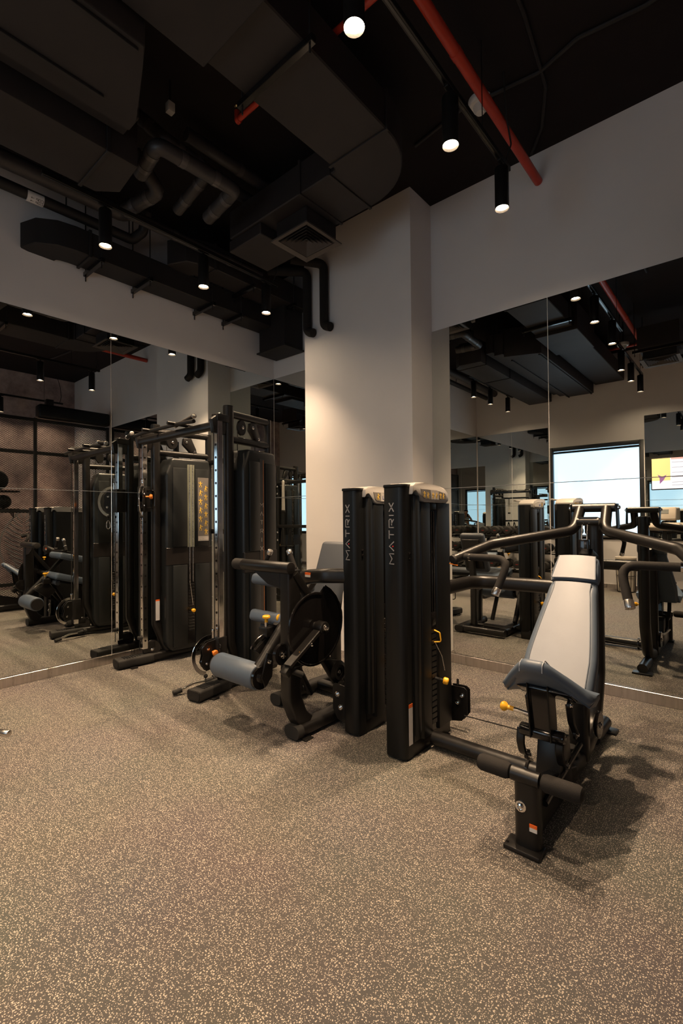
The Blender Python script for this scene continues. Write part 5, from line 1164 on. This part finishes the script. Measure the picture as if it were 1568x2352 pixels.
# ==================================================================== PERSON (photographer, seen deep in the mirrors)
def person():
    bx, by = .83, -.50
    face = Vector((-.653, .757, 0)); rt = Vector((.757, .653, 0))
    def W(r, f, z): return Vector((bx, by, 0)) + rt * r + face * f + Vector((0, 0, z))
    J = {'pelvis': (0, 0, .95, .145), 'waist': (0, .0, 1.08, .125), 'chest': (0, .0, 1.27, .150), 'neckb': (0, .0, 1.43, .075), 'neck': (0, .015, 1.50, .052), 'head': (0, .03, 1.60, .092), 'crown': (0, .02, 1.68, .080)}
    for s, n in ((-1, 'l'), (1, 'r')):
        J.update({'hip' + n: (s * .09, 0, .90, .105), 'knee' + n: (s * .11, .02, .50, .066), 'shin' + n: (s * .115, .0, .30, .058), 'ank' + n: (s * .12, -.02, .09, .042), 'heel' + n: (s * .12, -.02, .045, .04), 'toe' + n: (s * .14, .17, .035, .034),
                  'sh' + n: (s * .175, 0, 1.40, .064), 'elb' + n: (s * .27, .10, 1.17, .042), 'wr' + n: (s * .10, .28, 1.36, .029), 'palm' + n: (s * .075, .315, 1.42, .034)})
    E = [('pelvis', 'waist'), ('waist', 'chest'), ('chest', 'neckb'), ('neckb', 'neck'), ('neck', 'head'), ('head', 'crown')]
    for n in 'lr':
        E += [('pelvis', 'hip' + n), ('hip' + n, 'knee' + n), ('knee' + n, 'shin' + n), ('shin' + n, 'ank' + n), ('ank' + n, 'heel' + n), ('heel' + n, 'toe' + n), ('chest', 'sh' + n), ('sh' + n, 'elb' + n), ('elb' + n, 'wr' + n), ('wr' + n, 'palm' + n)]
        s = -1 if n == 'l' else 1
        for k in range(4):
            a, b, c = 'f%d%s' % (k, n), 'g%d%s' % (k, n), 'h%d%s' % (k, n); q = k - 1.5
            J[a] = (s * (.072 + .004 * k), .335 + .018 * q, 1.462 - .003 * abs(q), .0095); J[b] = (s * (.052), .350 + .020 * q, 1.492 - .006 * abs(q - .3), .0085); J[c] = (s * .030, .352 + .020 * q, 1.500 - .008 * abs(q - .3), .0075)
            E += [('palm' + n, a), (a, b), (b, c)]
        J['t' + n] = (s * .055, .285, 1.435, .011); J['u' + n] = (s * .033, .290, 1.452, .009); E += [('palm' + n, 't' + n), ('t' + n, 'u' + n)]
    keys = list(J); idx = {k: i for i, k in enumerate(keys)}
    me = bpy.data.meshes.new('person'); base = Vector((bx, by, 0))
    me.from_pydata([W(*J[k][:3]) - base for k in keys], [(idx[a], idx[b]) for a, b in E], [])
    tmp = bpy.data.objects.new('person_tmp', me); COL.objects.link(tmp)
    sk = tmp.modifiers.new('skin', 'SKIN'); sk.use_smooth_shade = True
    for k in keys:
        v = me.skin_vertices[0].data[idx[k]]; r = J[k][3]; fl = .78 if k in ('pelvis', 'waist', 'chest') else 1
        v.radius = (r, r * fl); v.use_root = (k == 'pelvis')
    ss = tmp.modifiers.new('sub', 'SUBSURF'); ss.levels = 2; ss.render_levels = 2
    dg = bpy.context.evaluated_depsgraph_get(); m2 = bpy.data.meshes.new_from_object(tmp.evaluated_get(dg)); bpy.data.objects.remove(tmp)
    m2.name = 'person'; m2.materials.clear()
    for k in ('skin', 'shirt_grey', 'trousers', 'rubber'): m2.materials.append(MAT[k])
    for p in m2.polygons:
        c = p.center; r, f, z = c.dot(rt), c.dot(face), c.z
        i = 0
        if z < .10: i = 3
        elif z < .99: i = 2
        elif z < 1.465 and f < .115 and not (abs(r) > .20 and z < 1.22): i = 1
        p.material_index = i; p.use_smooth = True
    o = bpy.data.objects.new('person', m2); COL.objects.link(o); o.location = base; BASE[o.name] = base
    tag(o, 'person in grey shirt and dark trousers standing behind the tripod position, holding a phone', 'person')
    # face and hair
    hc = W(0, .03, 1.625)
    bm = NB(); bmesh.ops.create_uvsphere(bm, u_segments=20, v_segments=12, radius=1)
    for v in list(bm.verts):
        if v.co.z < -.25: pass
        v.co = Vector((v.co.x * .094, v.co.y * .100, v.co.z * .108))
    bm.verts.ensure_lookup_table()
    bmesh.ops.delete(bm, geom=[v for v in bm.verts if v.co.z < -.03 or (v.co.y > .045 and v.co.z < .045)], context='VERTS')
    R3 = Matrix((rt, face, Vector((0, 0, 1)))).transposed()
    for v in bm.verts: v.co = R3 @ v.co + hc + Vector((0, 0, .022))
    part(bm, 'hair', 'hair', o, 'short black hair')
    def blob(p, sx, sy, sz, nm, mat):
        bm = NB(); bmesh.ops.create_uvsphere(bm, u_segments=12, v_segments=8, radius=1)
        for v in bm.verts: v.co = R3 @ Vector((v.co.x * sx, v.co.y * sy, v.co.z * sz)) + p
        part(bm, nm, mat, o)
    for s in (-1, 1):
        blob(W(s * .032, .112, 1.625), .012, .007, .007, 'eye', 'letter_white'); blob(W(s * .032, .118, 1.625), .005, .003, .005, 'iris', 'hair'); blob(W(s * .092, .025, 1.615), .010, .018, .028, 'ear', 'skin')
    blob(W(0, .122, 1.600), .012, .018, .022, 'nose', 'skin'); blob(W(0, .112, 1.565), .022, .006, .006, 'mouth', 'red_dot')
    ph = W(0, .335, 1.47)
    t = thing('phone', 'dark phone held up in both hands of the person', 'phone', ph)
    bm = box(NB(), (-.040, -.004, -.072), (.040, .004, .072), .006, 3)
    for v in bm.verts: v.co = R3 @ v.co + ph
    part(bm, 'phone_body', 'black_gloss', t)
    bm = box(NB(), (-.036, -.0052, -.068), (.036, -.0044, .068))
    for v in bm.verts: v.co = R3 @ v.co + ph
    part(bm, 'phone_screen', 'screen_grey', t)
person()
